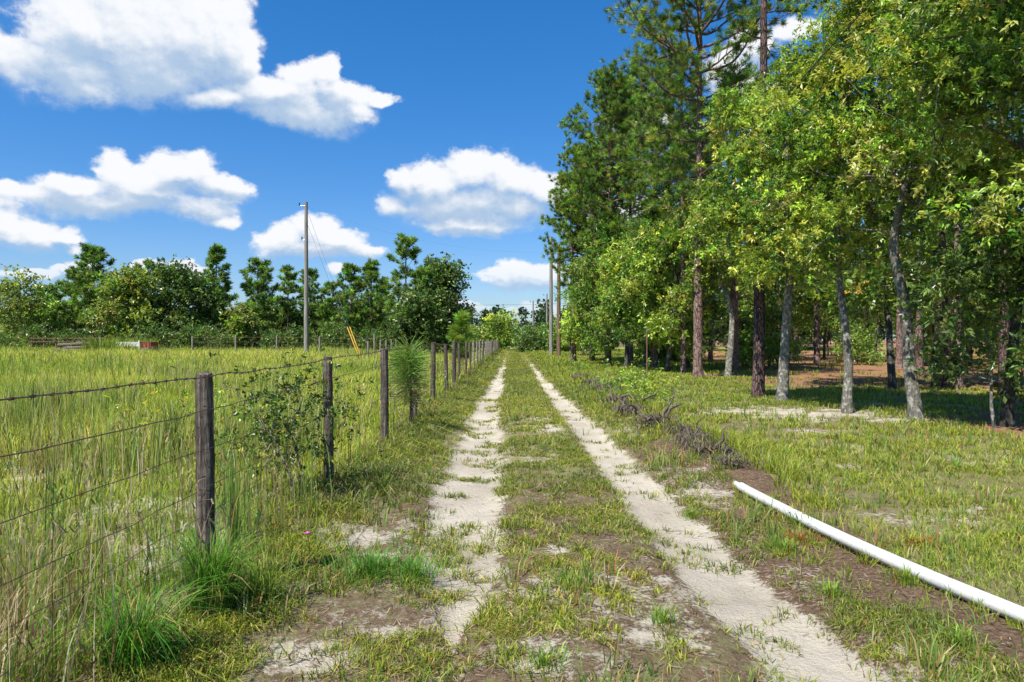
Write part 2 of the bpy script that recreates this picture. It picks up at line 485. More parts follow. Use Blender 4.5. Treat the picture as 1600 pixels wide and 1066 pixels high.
def blob(x, y, cx, cy, rx, ry):
    return 1 - np.sqrt(((x - cx) / rx) ** 2 + ((y - cy) / ry) ** 2)
SANDS = [(5.9, 13.6, 2.1, 1.25), (4.6, 14.4, 1.0, .9), (7.4, 12.4, 1.1, .5), (-6.2, 16.3, 1.5, 1.0), (-3.1, 5.9, .9, .6), (-1.25, 5.2, .5, .38),
         (-2.3, 4.9, .6, .4), (-7.5, 10.5, 1.2, .5), (-.75, 4.4, .45, .2), (-1.0, 3.2, .5, .25),
         (.55, 11.5, .3, 1.2), (.5, 16.5, .28, 1.4), (.35, 4.8, .25, .2), (.8, 3.4, .3, .18), (.1, 3.1, .3, .14), (-5, 8, .5, .3)]
def masks(x, y):
    """how likely bare sand and brown litter are, both 0..1"""
    tr = track(x, y)
    patch = np.full(np.shape(x), -9.)
    for q in SANDS: patch = np.maximum(patch, blob(x, y, *q))
    n = fbm(x, y, .55, 11); nb = fbm(x, y, 1.3, 23); nc = fbm(x, y, .9, 29)
    sandp = .72 * ss(patch + (n - .5) * 1.6, -.5, .7)
    road = ss(x, -1.5, -.9) * (1 - ss(x, 1.9, 2.6))
    base = road * (.30 + .75 * (nc - .5)) * np.interp(y, [2, 8, 20, 40], [1.05, 1.05, .6, .2])
    lawn = ss(x, 2.3, 3.5) * (.20 + 1.0 * (nc - .5)) * (1 - ss(y, 16, 30)) + ss(-x, 2.0, 2.4) * (.28 + 1.3 * (nb - .5)) * (1 - ss(y, 8, 16))
    sand = np.clip(np.maximum.reduce([tr, sandp, base, lawn]), 0, 1)
    d1 = (1 - ss(y, 5, 12)) * road * .55
    d2 = ss(x, 1.25, 1.75) * (1 - ss(x, 2.45, 3.0)) * (1 - ss(y, 8.5, 12)) * .85
    d3 = ss(x + (nb - .5) * 2, 7.3, 8.4) * (1 - ss(y, 13.2, 14.2)) * ss(y, 9.5, 10.8)
    d3 = np.maximum(d3, ss(x - .12 * y + (nb - .5) * 4, 6.0, 9.0) * ss(y, 21, 24) * .9)
    d3 = np.maximum(d3, ss(blob(x, y, 9.6, 11.9, 2.6, 1.7) + (n - .5) * .7, -.05, .25))
    for q in ((12, 23, 5, 2.6), (9.5, 27, 2.5, 2), (17, 22, 4, 3), (15, 33, 7, 3), (25, 34, 6, 4)): d3 = np.maximum(d3, .95 * ss(blob(x, y, *q) + (n - .5) * .7, -.05, .25))
    d5 = ss(1 - np.abs(x - debris_x(y)) / .5, 0, .8) * (1 - ss(y, 26, 28)) * ss(y, 6, 7) * .8
    d6 = ss(1 - np.abs(x - FX - .2) / .7, 0, 1) * .5 * (1 - ss(y, 9, 16))
    d7 = ss(x, 2.6, 3.4) * .30 * (1 - ss(y, 14, 22)) + ss(-x, 2.2, 3.2) * .2 * (1 - ss(y, 8, 14))
    duff = np.maximum.reduce([d1, d2, d3, d5, d6, d7]) + (n - .5) * .35 * (y < 40)
    return sand, np.clip(duff, 0, 1)
def ground_z(x, y):
    x = np.asarray(x, float); y = np.asarray(y, float)
    tr = track(x, y)
    z = (fbm(x, y, 2.2, 41, 3) - .5) * .10 + (fbm(x, y, .4, 43, 3) - .5) * .035
    z = z - .07 * tr
    z = z + .14 * np.exp(-((x - debris_x(y)) / .35) ** 2) * ss(y, 6, 8) * (1 - ss(y, 24, 28))
    z = z + .10 * np.exp(-(((x + 3.1) / .9) ** 2 + ((y - 5.9) / .6) ** 2))
    z = z + .35 * ss(y, 22, 60) * ss(-x, 4, 16)
    z = z + .05 * np.exp(-((x - FX) / .5) ** 2)
    return z * (1 - ss(np.hypot(x, y), 150, 400))
def gz(x, y): return float(ground_z(np.array([x]), np.array([y]))[0])

def axis(spans):
    a = [spans[0][0]]
    for (s, e, d0, d1) in spans:
        t = s
        while t < e - 1e-6:
            f = (t - s) / (e - s); t = min(e, t + d0 + (d1 - d0) * f); a.append(t)
    return np.array(a)
def build_ground():
    ys = axis([(-60, -2, 12, 1.5), (-2, 2, .3, .04), (2, 12, .035, .07), (12, 30, .07, .3), (30, 120, .3, 4), (120, 3000, 6, 400)])
    xp = axis([(0, 3, .035, .04), (3, 9, .05, .15), (9, 40, .2, 2.5), (40, 2500, 5, 350)])
    xs = np.concatenate([-xp[::-1], xp[1:]])
    X, Y = np.meshgrid(xs, ys); x = X.ravel(); y = Y.ravel()
    z = ground_z(x, y); sand, duff = masks(x, y); tr = track(x, y)
    green = ss(fbm(x, y, 3.0, 51), .3, .7)
    V = np.stack([x, y, z], 1); C = np.stack([sand, duff, green], 1)
    nx, ny = len(xs), len(ys)
    i = np.arange(ny - 1)[:, None] * nx; j = np.arange(nx - 1)[None]
    Q = np.stack([i + j, i + j + 1, i + nx + j + 1, i + nx + j], -1).reshape(-1, 4)
    onroad = (tr[Q].mean(1) > .5) & (y[Q].mean(1) < 100) & (y[Q].mean(1) > -4)
    m = M('sandy_soil'); a = m.attr('Col'); sp = m.n('ShaderNodeSeparateColor'); m.l(a.outputs['Color'], sp.inputs[0])
    v = m.coord()
    nf = m.noise(v, 9, 8, .7); nm = m.noise(v, 38, 6, .7); ng = m.noise(v, 160, 3, .7); nl = m.noise(v, 1.2, 4, .6)
    vs_ = m.coord((42, 2.2, 1)); streak = m.noise(vs_, 1.0, 4, .7)
    sandc = m.ramp(nl, [(.3, (.38, .33, .26)), (.5, (.475, .42, .335)), (.7, (.54, .485, .395))])
    sandc = m.mix(m.rng(nf, .50, .64, 0, .35), sandc, (.36, .32, .30))
    sandc = m.mix(m.rng(streak, .55, .75, 0, .4), sandc, (.40, .34, .27))
    sandc = m.mix(m.rng(ng, .60, .72, 0, .5), sandc, (.22, .19, .16))
    duffc = m.ramp(nm, [(.3, (.07, .042, .027)), (.5, (.135, .09, .056)), (.65, (.24, .17, .12)), (.8, (.38, .30, .22))])
    duffc = m.mix(m.rng(nf, .55, .7, 0, .6), duffc, (.22, .12, .07))
    fl = m.voro(m.coord((90, 34, 1)), 1.0); fl2 = m.voro(m.coord((30, 85, 1)), 1.0)
    duffc = m.mix(m.rng(fl, .08, .22, .65, 0), duffc, (.36, .28, .20))
    duffc = m.mix(m.rng(fl2, .10, .30, .7, 0), duffc, (.06, .035, .028))
    duffc = m.mix(m.rng(ng, .58, .70, 0, .5), duffc, (.30, .23, .17))
    soilc = m.ramp(nm, [(.3, (.09, .075, .04)), (.5, (.20, .175, .095)), (.7, (.36, .31, .19))])
    soilc = m.mix(sp.outputs[2], soilc, (.20, .19, .08))
    n2 = m.noise(v, 2.4, 6, .65); n3 = m.noise(v, 6.5, 8, .72)
    mot = m.math('ADD', m.math('MULTIPLY', n2, .9), m.math('ADD', m.math('MULTIPLY', n3, 1.5), m.math('MULTIPLY', nm, 1.2)))
    mot2 = m.math('ADD', m.math('MULTIPLY', nl, .9), m.math('ADD', m.math('MULTIPLY', nf, 1.3), m.math('MULTIPLY', nm, 1.0)))
    df = m.rng(m.math('ADD', sp.outputs[1], m.math('SUBTRACT', mot2, 1.6)), .25, .6)
    sf = m.rng(m.math('ADD', sp.outputs[0], m.math('SUBTRACT', mot, 1.8)), .34, .68)
    sx_ = m.n('ShaderNodeSeparateXYZ'); m.l(v, sx_.inputs[0])
    duffc = m.mix(m.rng(sx_.outputs[0], 6.0, 8.0, 0, .6), duffc, (.34, .17, .09))
    c = m.mix(df, soilc, duffc); c = m.mix(sf, c, sandc)
    h = m.math('ADD', m.math('MULTIPLY', nm, .6), m.math('ADD', m.math('MULTIPLY', nf, .8), m.math('ADD', m.math('MULTIPLY', ng, .15), m.math('MULTIPLY', streak, .12))))
    mat = m.done(m.pbr(c, .95, .08, m.bump(h, .9, .05)))
    for nm_, sel in (('ground', ~onroad), ('dirt_track', onroad)):
        q = Q[sel]; used = np.unique(q); re = np.zeros(len(V), np.int64); re[used] = np.arange(len(used))
        mb = MB(); mb.add(V[used], re[q]); mb.c[-1] = C[used]
        tag(mb.build(nm_, mat, smooth=True), kind='structure')
    # asphalt road crossing at the end of the drive
    mb = MB(); xs = np.linspace(-400, 400, 161); a = []
    for xx in xs:
        for yy in (104, 111): a.append((xx, yy, float(ground_z(np.array([xx]), np.array([yy]))[0]) + .32))
    Qr = [[2 * k, 2 * k + 2, 2 * k + 3, 2 * k + 1] for k in range(160)]
    mb.add(a, Qr)
    tag(mb.build('road', simple('grey_asphalt', (.17, .17, .18), (.26, .26, .27), 2, .9, .2)), kind='structure')
    # its raised bed
    mb = MB(); a = []
    for xx in xs:
        z0 = float(ground_z(np.array([xx]), np.array([104.]))[0])
        a += [(xx, 99, z0 - .25), (xx, 103.9, z0 + .3), (xx, 111.1, z0 + .3), (xx, 118, z0 - .25)]
    Qr = [[4 * k + q, 4 * k + 4 + q, 4 * k + 5 + q, 4 * k + 1 + q] for k in range(160) for q in range(3)]
    mb.add(a, Qr)
    tag(mb.build('road_bank', simple('green_bank', (.12, .14, .03), (.24, .26, .07), 1.5, .95, .1)), kind='structure')
build_ground()

# ------------------------------------------------------------------ grasses
def blades(mb, P, h, w, ang, lean, col, droop=.25, rng=None):
    """P n,3 ; one bent blade each: 5 vertices, 3 triangles"""
    n = len(P)
    d = np.stack([np.cos(ang), np.sin(ang), np.zeros(n)], 1)
    ra = rng.uniform(0, 2 * np.pi, n)
    s = np.stack([np.cos(ra), np.sin(ra), np.zeros(n)], 1) * (w / 2)[:, None]
    up = np.array([0, 0, 1.])
    mid = P + d * (lean * h * .4)[:, None] + up * (h * .58)[:, None]
    tip = P + d * (lean * h * 1.05)[:, None] + up * (h * (1 - droop * np.minimum(lean, 1.2)))[:, None]
    V = np.stack([P - s, P + s, mid + s * .75, mid - s * .75, tip], 1).reshape(-1, 3)
    b = np.arange(n)[:, None] * 5
    T = np.concatenate([b + [0, 1, 2], b + [0, 2, 3], b + [3, 2, 4]], 0)
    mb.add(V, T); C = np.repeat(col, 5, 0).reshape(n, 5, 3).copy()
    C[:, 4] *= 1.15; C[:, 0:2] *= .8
    mb.c[-1] = C.reshape(-1, 3)

def pal(rng, n, cols, wts, jit=.12):
    cols = np.array(cols, float); k = rng.choice(len(cols), n, p=np.array(wts) / sum(wts))
    return cols[k] * np.exp(rng.normal(0, jit, (n, 1))) * np.exp(rng.normal(0, jit * .4, (n, 3)))

def tufts(mb, rng, cx, cy, nb, hgt, wid, spread, lean, cols, wts, tint=None, droop=.25):
    """nb blades around every tuft centre"""
    n = len(cx); k = np.repeat(np.arange(n), nb); m = len(k)
    a = rng.uniform(0, 2 * np.pi, m); r = np.abs(rng.normal(0, 1, m)) * spread[k]
    x = cx[k] + np.cos(a) * r; y = cy[k] + np.sin(a) * r
    z = ground_z(x, y) - .01
    h = hgt[k] * rng.uniform(.45, 1.15, m)
    c = pal(rng, m, cols, wts)
    if tint is not None: c = c * tint[k]
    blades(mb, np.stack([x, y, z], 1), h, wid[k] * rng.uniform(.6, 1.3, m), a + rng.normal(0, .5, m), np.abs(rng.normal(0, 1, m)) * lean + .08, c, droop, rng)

G_FIELD = [(.34, .41, .045), (.46, .49, .08), (.21, .31, .035), (.54, .51, .20), (.32, .24, .09)]
G_LAWN = [(.24, .31, .035), (.36, .40, .05), (.11, .18, .02), (.44, .39, .17), (.28, .15, .06)]
G_DRY = [(.46, .36, .20), (.52, .45, .30), (.30, .20, .10), (.20, .12, .07)]

def scatter(rng, n, y0, y1, xl, xr, pw):
    """points thinning out with distance like y**-pw"""
    u = rng.uniform(0, 1, n)
    q = 1 - pw
    y = (y0 ** q + u * (y1 ** q - y0 ** q)) ** (1 / q) if abs(q) > 1e-6 else y0 * (y1 / y0) ** u
    a, b = xl(y), xr(y)
    return rng.uniform(0, 1, n) * (b - a) + a, y

def build_grass():
    rng = np.random.default_rng(7)
    # tall field left of the fence
    mb = MB()
    x, y = scatter(rng, 52000, 1.6, 82, lambda y: -(y * .85 + 2.2), lambda y: np.full_like(y, FX - .12), .75)
    sand, duff = masks(x, y)
    den = (1 - .92 * sand) * (.55 + .6 * fbm(x, y, 1.6, 61)) * np.interp(y, [1.5, 4, 7, 11], [.42, .42, .6, 1])
    k = rng.uniform(0, 1, len(x)) < den; x, y = x[k], y[k]
    big = fbm(x, y, 9, 66); sm = fbm(x, y, 2.5, 67)
    h = np.interp(y, [1.5, 6, 12, 40], [.22, .24, .33, .50]) * (.4 + 1.2 * fbm(x, y, 3.5, 68)) * (.75 + .5 * sm)
    w = .0035 + .00085 * y
    v = fbm(x, y, .9, 69); b5 = ss(fbm(x, y, 5, 64), .3, .7); tint = np.stack([.50 + .38 * big + .40 * b5 + .25 * v, .68 + .25 * big + .22 * b5 + .22 * v, .5 + .5 * v + .5 * b5], 1)
    tufts(mb, rng, x, y, 9, h, w, .035 + .0028 * y, .34, G_FIELD, [5, 4, 3.5, 1.6, 1.0], tint)
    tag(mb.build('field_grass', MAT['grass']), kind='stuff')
    # short grass right of the drive and into the wood
    mb = MB()
    x, y = scatter(rng, 60000, 1.9, 95, lambda y: np.full_like(y, 1.6), lambda y: np.minimum(y * .85 + 3, 60), .8)
    sand, duff = masks(x, y)
    wood = ss(x, 7.5, 10)
    pn = fbm(x, y, .8, 71)
    den = (1 - .9 * ss(sand, .1, .6)) * (1 - .9 * ss(duff, .25, .8)) * np.clip(.40 + 3.2 * (pn - .42), .15, 1) * (1 - .3 * wood)
    den = np.where(y > 15, np.maximum(den, .5 * (1 - sand) * (1 - duff)), den)
    k = rng.uniform(0, 1, len(x)) < den; x, y = x[k], y[k]
    sm = fbm(x, y, 1.6, 77); big = fbm(x, y, 5, 78)
    h = np.interp(y, [1.5, 8, 40], [.065, .09, .20]) * (.5 + 1.1 * sm)
    h = h + .22 * np.exp(-((x - debris_x(y) - .25) / .6) ** 2) * (sm > .45) * ss(y, 6, 9)
    w = .003 + .0009 * y
    v = fbm(x, y, .6, 79); tint = np.stack([.45 + .75 * big + .3 * v, .6 + .45 * big + .3 * v, .6 + .8 * v], 1)
    tufts(mb, rng, x, y, 11, h, w, .03 + .003 * y, .6, G_LAWN, [5, 4, 3, 1.4, .35], tint, .35)
    x, y = scatter(rng, 9000, 2.2, 26, lambda y: np.full_like(y, -1.5), lambda y: np.minimum(y * .85 + 2, 12), .9)
    k = (ss(fbm(x, y, .7, 97), .5, .62) > rng.uniform(0, 1, len(x))) & (track(x, y) < .15); x, y = x[k], y[k]; n = len(x)
    tufts(mb, rng, x, y, 6, rng.uniform(.05, .22, n), .006 + .0009 * y, np.full(n, .02), .35, [(.14, .25, .05), (.42, .37, .16), (.35, .18, .08), (.20, .30, .06)], [4, 3, 1, 3], None, .3)
    tag(mb.build('meadow_grass', MAT['grass']), kind='stuff')
    # thin tufts on and beside the wheel tracks
    mb = MB()
    x, y = scatter(rng, 52000, 1.9, 98, lambda y: np.full_like(y, FX - .1), lambda y: np.full_like(y, 2.3), 1.0)
    sand, duff = masks(x, y); tr = track(x, y)
    mid = ss(x, -.1, .15) * (1 - ss(x, .75, 1.0))
    n = fbm(x, y, .45, 83); n2 = fbm(x * .4, y, .3, 85); side = (1 - ss(x, -1.4, -1.0)) * np.interp(y, [4, 8], [.1, 1])
    den = (1 - .985 * ss(tr, .1, .8)) * np.clip(3.0 * (n - .37) + .35 * side + np.interp(y, [3, 9, 16], [-.05, .10, .5]) * (mid + .5), .015, 1) * (1 - .55 * sand) + (.5 * (x < .4) + .16 * (x > .4)) * tr * ss(n2, .56, .64) * (y < 18)
    k = rng.uniform(0, 1, len(x)) < den * .62; x, y = x[k], y[k]
    sm = fbm(x, y, .9, 87); side = (1 - ss(x, -1.5, -.8)) * np.interp(y, [4, 8], [.35, 1])
    h = (.035 + .085 * sm) * (1 + 1.7 * side) * np.interp(y, [3, 12, 40], [1, 1.0, 1.7])
    w = .0032 + .0008 * y
    big = fbm(x, y, 1.6, 88); v = rng.uniform(.7, 1.25, len(x))
    tint = np.stack([(.50 + .8 * big) * v, (.58 + .6 * big) * v, .6 + .7 * sm], 1)
    tufts(mb, rng, x, y, 18, h, w, .022 + .003 * y, 1.05, G_LAWN, [5, 3.4, 4.0, 2.4, 1.0], tint, .6)
    # a few blades leaning on the pipe
    t = np.repeat(rng.uniform(0, 1, 46), 3); px_ = np.interp(t, [0, .5, 1], [2.17, 2.46, 2.79]); py_ = np.interp(t, [0, .5, 1], [6.5, 4.7, 3.0])
    o = np.where(rng.uniform(0, 1, len(t)) < .6, -.075, .08) + rng.normal(0, .015, len(t))
    tufts(mb, rng, px_ + o, py_ + rng.normal(0, .05, len(t)), 6, rng.uniform(.06, .16, len(t)), np.full(len(t), .006), np.full(len(t), .02), .6, G_LAWN, [4, 3, 4, 2, 1], None, .4)
    # grass growing up through the brush row
    y_ = rng.uniform(7.3, 27, 900); x_ = debris_x(y_) + rng.normal(0, .38, 900)
    tufts(mb, rng, x_, y_, 5, rng.uniform(.06, .20, 900), .004 + .0009 * y_, np.full(900, .04), .4, G_LAWN, [4, 3, 4, 3, 1], None, .3)
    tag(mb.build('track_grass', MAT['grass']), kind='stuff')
    # rank stalks and old stems along the fence
    mb = MB()
    n = 3900
    x, y = scatter(rng, n, 1.7, 30, lambda y: np.full_like(y, -5.2), lambda y: np.full_like(y, FX + .25), 1.1)
    k = rng.uniform(0, 1, n) < np.interp(x, [-5, -2.6, -1.9, -1.4], [.3, .8, 1, .35]) * ss(fbm(x, y, .7, 91), .3, .6)
    x, y = x[k], y[k]; n = len(x)
    h = rng.uniform(.35, .9, n) ** 1.2 * np.interp(y, [1.7, 4, 10], [1.0, .95, .85]); z = ground_z(x, y) - .02
    c = pal(rng, n, G_DRY + [(.30, .34, .08), (.16, .30, .05)], [1.2, 1.1, 1, .8, 3, 2])
    blades(mb, np.stack([x, y, z], 1), h, .0045 + .0009 * y, rng.uniform(0, 6.3, n), rng.uniform(.03, .3, n), c, .1, rng)
    # seed heads on top of some of them
    m = rng.uniform(0, 1, n) < .35; q = np.repeat(np.where(m)[0], 7); k = len(q)
    P = np.stack([x[q] + rng.normal(0, .02, k), y[q] + rng.normal(0, .02, k), z[q] + h[q] * rng.uniform(.72, .98, k)], 1)
    blades(mb, P, np.full(k, .06), .006 + .001 * y[q], rng.uniform(0, 6.3, k), rng.uniform(.3, 1.2, k), c[q] * .9, .3, rng)
    # taller weeds in loose drifts over the field
    n = 9000
    x, y = scatter(rng, n, 5, 60, lambda y: -(y * .85 + 2.2), lambda y: np.full_like(y, FX - .6), .6)
    k = ss(fbm(x, y, 2.2, 95), .52, .68) > rng.uniform(0, 1, n); x, y = x[k], y[k]; n = len(x); q = np.repeat(np.arange(n), 5); k = len(q)
    xx = x[q] + rng.normal(0, .06 + .002 * y[q]); yy = y[q] + rng.normal(0, .06 + .002 * y[q])
    blades(mb, np.stack([xx, yy, ground_z(xx, yy)], 1), rng.uniform(.4, .95, k), .005 + .0008 * yy, rng.uniform(0, 6.3, k), rng.uniform(.03, .3, k),
           pal(rng, n, [(.22, .31, .06), (.32, .38, .08), (.42, .37, .16), (.14, .20, .05)], [3, 3, 2, 1])[q], .1, rng)
    tag(mb.build('dry_stalks', MAT['grass']), kind='stuff')
    # pine straw and twigs lying on bare ground
    mb = MB(); n = 60000
    x, y = scatter(rng, n, 1.9, 26, lambda y: np.full_like(y, -2.2), lambda y: np.full_like(y, 13.), 1.0)
    sand, duff = masks(x, y); k = rng.uniform(0, 1, n) < (duff * .95 + .04) * (1 - .85 * track(x, y)); x, y = x[k], y[k]; n = len(x)
    a = rng.uniform(0, 6.3, n); L = rng.uniform(.015, .06, n) * np.interp(y, [2, 20], [1, 3.0]); z = ground_z(x, y) + rng.uniform(.002, .012, n)
    d = np.stack([np.cos(a), np.sin(a), rng.normal(0, .08, n)], 1) * L[:, None]
    s = np.stack([-np.sin(a), np.cos(a), np.zeros(n)], 1) * (.0012 + .0004 * y)[:, None]
    P = np.stack([x, y, z], 1); V = np.stack([P - s, P + s, P + d + s * .6, P + d - s * .6], 1).reshape(-1, 3)
    mb.add(V, np.arange(n)[:, None] * 4 + np.array([0, 1, 2, 3]))
    mb.c[-1] = np.repeat(pal(rng, n, [(.22, .12, .08), (.36, .24, .17), (.12, .07, .05), (.5, .42, .34)], [4, 3, 3, 1]), 4, 0)
    tag(mb.build('pine_straw', MAT['grass']), kind='stuff')
build_grass()

# ------------------------------------------------------------------ trees
def leaves(mb, rng, tips, dirs, L, W, per, col, up=.35, spread=.9):
    """rosettes of folded leaves at twig tips"""
    n = len(tips); k = np.repeat(np.arange(n), per); m = len(k)
    d = rng.normal(0, 1, (m, 3)) * spread + dirs[k] * .8; d[:, 2] -= .1
    d /= np.linalg.norm(d, axis=1)[:, None]
    nn = rng.normal(0, 1, (m, 3)); nn[:, 2] = np.abs(nn[:, 2]) + up * 2
    s = np.cross(d, nn); s /= np.linalg.norm(s, axis=1)[:, None] + 1e-9
    nrm = np.cross(s, d)
    l = L * rng.uniform(.65, 1.25, m); w = W * rng.uniform(.7, 1.25, m)
    P = tips[k] + rng.normal(0, L * .25, (m, 3))
    mid = P + d * (l * .55)[:, None]
    tip = P + d * l[:, None] - nrm * (l * .12)[:, None]
    V = np.stack([P, mid + s * (w / 2)[:, None] + nrm * (w * .15)[:, None], tip, mid - s * (w / 2)[:, None] + nrm * (w * .15)[:, None]], 1).reshape(-1, 3)
    b = np.arange(m)[:, None] * 4
    mb.add(V, np.concatenate([b + [0, 1, 2], b + [0, 2, 3]], 0))
    c = col[k] * np.exp(rng.normal(0, .13, (m, 1)))
    mb.c[-1] = np.repeat(c, 4, 0)

def grow(rng, trunk, targets, step=.45, wob=.1, lift=.25):
    """attach every target to the nearest branch; returns nodes, parents, chains"""
    nodes = [np.array(p, float) for p in trunk]; par = [-1] + list(range(len(trunk) - 1))
    chains = []
    base = np.array(trunk)
    dist = np.min(np.linalg.norm(targets[:, None] - base[None], axis=2), axis=1)
    for ti in np.argsort(dist):
        t = targets[ti]; A = np.array(nodes)
        dv = A - t; dd = np.linalg.norm(dv * [1, 1, .8], axis=1) + np.maximum(dv[:, 2] + .1, 0) * 1.6
        dd[:2] += 2.0
        i = int(np.argmin(dd)); p0 = A[i]; L = np.linalg.norm(t - p0)
        ns = max(2, int(L / step) + 1); ch = [i]
        for s in range(1, ns + 1):
            f = s / ns
            q = p0 + (t - p0) * f + np.array([0, 0, -lift * L * math.sin(math.pi * f) * .5]) 
            if s < ns: q = q + rng.normal(0, wob * min(L, 1.5) * .6, 3)
            nodes.append(q); par.append(ch[-1]); ch.append(len(nodes) - 1)
        chains.append(ch)
    return np.array(nodes), par, chains

def limb_radii(nodes, par, r_tip, power=2.35):
    n = len(nodes); acc = np.zeros(n); kids = np.zeros(n, int)
    for i in range(n - 1, -1, -1):
        if kids[i] == 0: acc[i] = r_tip ** power
        if par[i] >= 0: acc[par[i]] += acc[i]; kids[par[i]] += 1
    return acc ** (1 / power)

def trunk_mesh(mb, rng, pts, r0, rt, sides=14, flare=.28):
    P = np.array(pts, float)
    # resample
    seg = np.r_[0, np.cumsum(np.linalg.norm(np.diff(P, axis=0), axis=1))]; s = np.linspace(0, seg[-1], max(6, int(seg[-1] / .3)))
    Q = np.stack([np.interp(s, seg, P[:, k]) for k in range(3)], 1)
    f = s / seg[-1]; r = r0 + (rt - r0) * f ** .9
    r = r * (1 + flare * np.exp(-s / .16)); Q[0, 2] -= .12
    tube(mb, Q, r, sides, None, True, .05, rng)

OAKS_Y = [(.27, .385, .055), (.42, .49, .08), (.11, .22, .03), (.50, .56, .16)]
OAKS_F = [(.19, .27, .05), (.28, .34, .06), (.11, .17, .035), (.32, .35, .09)]
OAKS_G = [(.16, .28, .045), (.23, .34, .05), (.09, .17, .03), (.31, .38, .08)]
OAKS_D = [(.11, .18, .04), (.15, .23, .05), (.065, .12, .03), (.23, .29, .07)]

def oak(name, loc, label, rng, H, base, R, r0, path=None, nl=14, ncl=150, tips=9, per=7, LL=.12, LW=.055, cols=OAKS_Y, wts=(5, 4, 3, 1),
        bark='oak_bark', off=(0, 0), squash=1.0, group=None, lobe=.82, cat='oak tree', dead=0, sides=12):
    root = empty(name, loc, label, cat, group)
    fork = base + (H - base) * .35
    if path is None:
        a = rng.uniform(0, 6.3); k = rng.uniform(.02, .08) * H
        path = [(0, 0, 0), (math.cos(a) * k * .3, math.sin(a) * k * .3, fork * .45), (math.cos(a) * k, math.sin(a) * k, fork)]
    P = np.array(path, float)
    # continue the leader into the crown
    top = P[-1]; lead = [top + (np.array([off[0] * .6, off[1] * .6, 0]) + [0, 0, (H - top[2]) * .8]) * f + rng.normal(0, .12, 3) * f for f in (.33, .66, 1.)]
    full = np.vstack([P, lead])
    seg = np.r_[0, np.cumsum(np.linalg.norm(np.diff(full, axis=0), axis=1))]; s = np.arange(0, seg[-1], .4)
    tn = np.stack([np.interp(s, seg, full[:, k]) for k in range(3)], 1)
    # lobes of foliage filling an uneven envelope
    cen = []
    while len(cen) < nl:
        f = (len(cen) + .5) / nl * .96 + rng.uniform(-.03, .03); z = base + (H - base) * f
        pr = R * (1 - abs(2 * f - .85) ** 2.2 * .62); a = rng.uniform(0, 6.3) if len(cen) == 0 else a + 2.4 + rng.uniform(-.5, .5)
        r = pr * rng.uniform(.35, .9)
        ctr = np.array([np.interp(z, full[:, 2], full[:, k]) for k in (0, 1)])
        cen.append((ctr[0] + off[0] * f + math.cos(a) * r, ctr[1] + off[1] * f + math.sin(a) * r * squash, z))
    cen = np.array(cen)
    k = rng.integers(0, nl, ncl); d = rng.normal(0, 1, (ncl, 3)); d /= np.linalg.norm(d, axis=1)[:, None]
    T = cen[k] + d * (rng.uniform(.25, 1, ncl) ** .5 * lobe * R / 2.6)[:, None] * [1, 1, .72]
    T[:, 2] = np.maximum(T[:, 2], base * .8)
    nodes, par, chains = grow(rng, tn, T, .45)
    rr = limb_radii(nodes, par, .0075 * max(1, LL / .12))
    scale = (r0 * .62) / max(rr[0], 1e-4); rr = np.minimum(rr * min(scale, 1.6), r0 * .62)
    mb = MB(); trunk_mesh(mb, rng, full, r0, min(.03, r0 * .2), sides)
    for ch in chains:
        rad_ = rr[ch].copy(); rad_[0] = min(rad_[0], rad_[1] * 1.25)
        if rad_.max() < .004: continue
        tube(mb, nodes[ch], rad_, 5 if rad_[1] < .05 else 8, None, False)
    for _ in range(dead):
        z = rng.uniform(base * .7, H * .6); a = rng.uniform(2.5, 5.2); st = np.array([np.interp(z, full[:, 2], full[:, q]) for q in (0, 1)] + [z])
        pts = [st]; dv = np.array([math.cos(a), math.sin(a), .25])
        for q in range(6): dv = dv + rng.normal(0, .25, 3); dv /= np.linalg.norm(dv); pts.append(pts[-1] + dv * .3)
        tube(mb, pts, np.linspace(.022, .005, 7), 5, None, False)
    mb.build('trunk', MAT[bark], root, smooth=True)
    mb = MB()
    kk = np.repeat(np.arange(ncl), tips); m = len(kk)
    o = rng.normal(0, .22 * max(1, LL / .14), (m, 3)) * [1, 1, .75]; tp = T[kk] + o
    dr = o / (np.linalg.norm(o, axis=1)[:, None] + 1e-6)
    ccl = pal(rng, ncl, cols, wts, .25)
    # sprays nearer the sky are younger and yellower
    leaves(mb, rng, tp, dr, LL, LW, per, ccl[kk] * np.exp(rng.normal(0, .1, (m, 1))))
    mb.build('crown', MAT['leaf'], root)
    return root

PINES = [(.12, .22, .025), (.19, .30, .035), (.07, .14, .02), (.31, .38, .05)]
def needles(mb, rng, tips, dirs, L, W, per, col, spread=.75, droop=.1):
    n = len(tips); k = np.repeat(np.arange(n), per); m = len(k)
    d = rng.normal(0, 1, (m, 3)); d /= np.linalg.norm(d, axis=1)[:, None]
    d = d * spread + dirs[k] * .75; d[:, 2] += .12 - droop
    d /= np.linalg.norm(d, axis=1)[:, None]
    nn = rng.normal(0, 1, (m, 3)); s = np.cross(d, nn); s /= np.linalg.norm(s, axis=1)[:, None] + 1e-9
    l = L * rng.uniform(.7, 1.2, m); P = tips[k] - dirs[k] * (rng.uniform(0, 1, m) * L * .55)[:, None]
    s = s * (W / 2)
    V = np.stack([P - s * .7, P + s * .7, P + d * l[:, None] * .65 + s, P + d * l[:, None] + [0, 0, -.04 * L], ], 1).reshape(-1, 3)
    b = np.arange(m)[:, None] * 4
    mb.add(V, np.concatenate([b + [0, 1, 2], b + [0, 2, 3]], 0))
    c = col[k] * np.exp(rng.normal(0, .14, (m, 1))); mb.c[-1] = np.repeat(c, 4, 0)

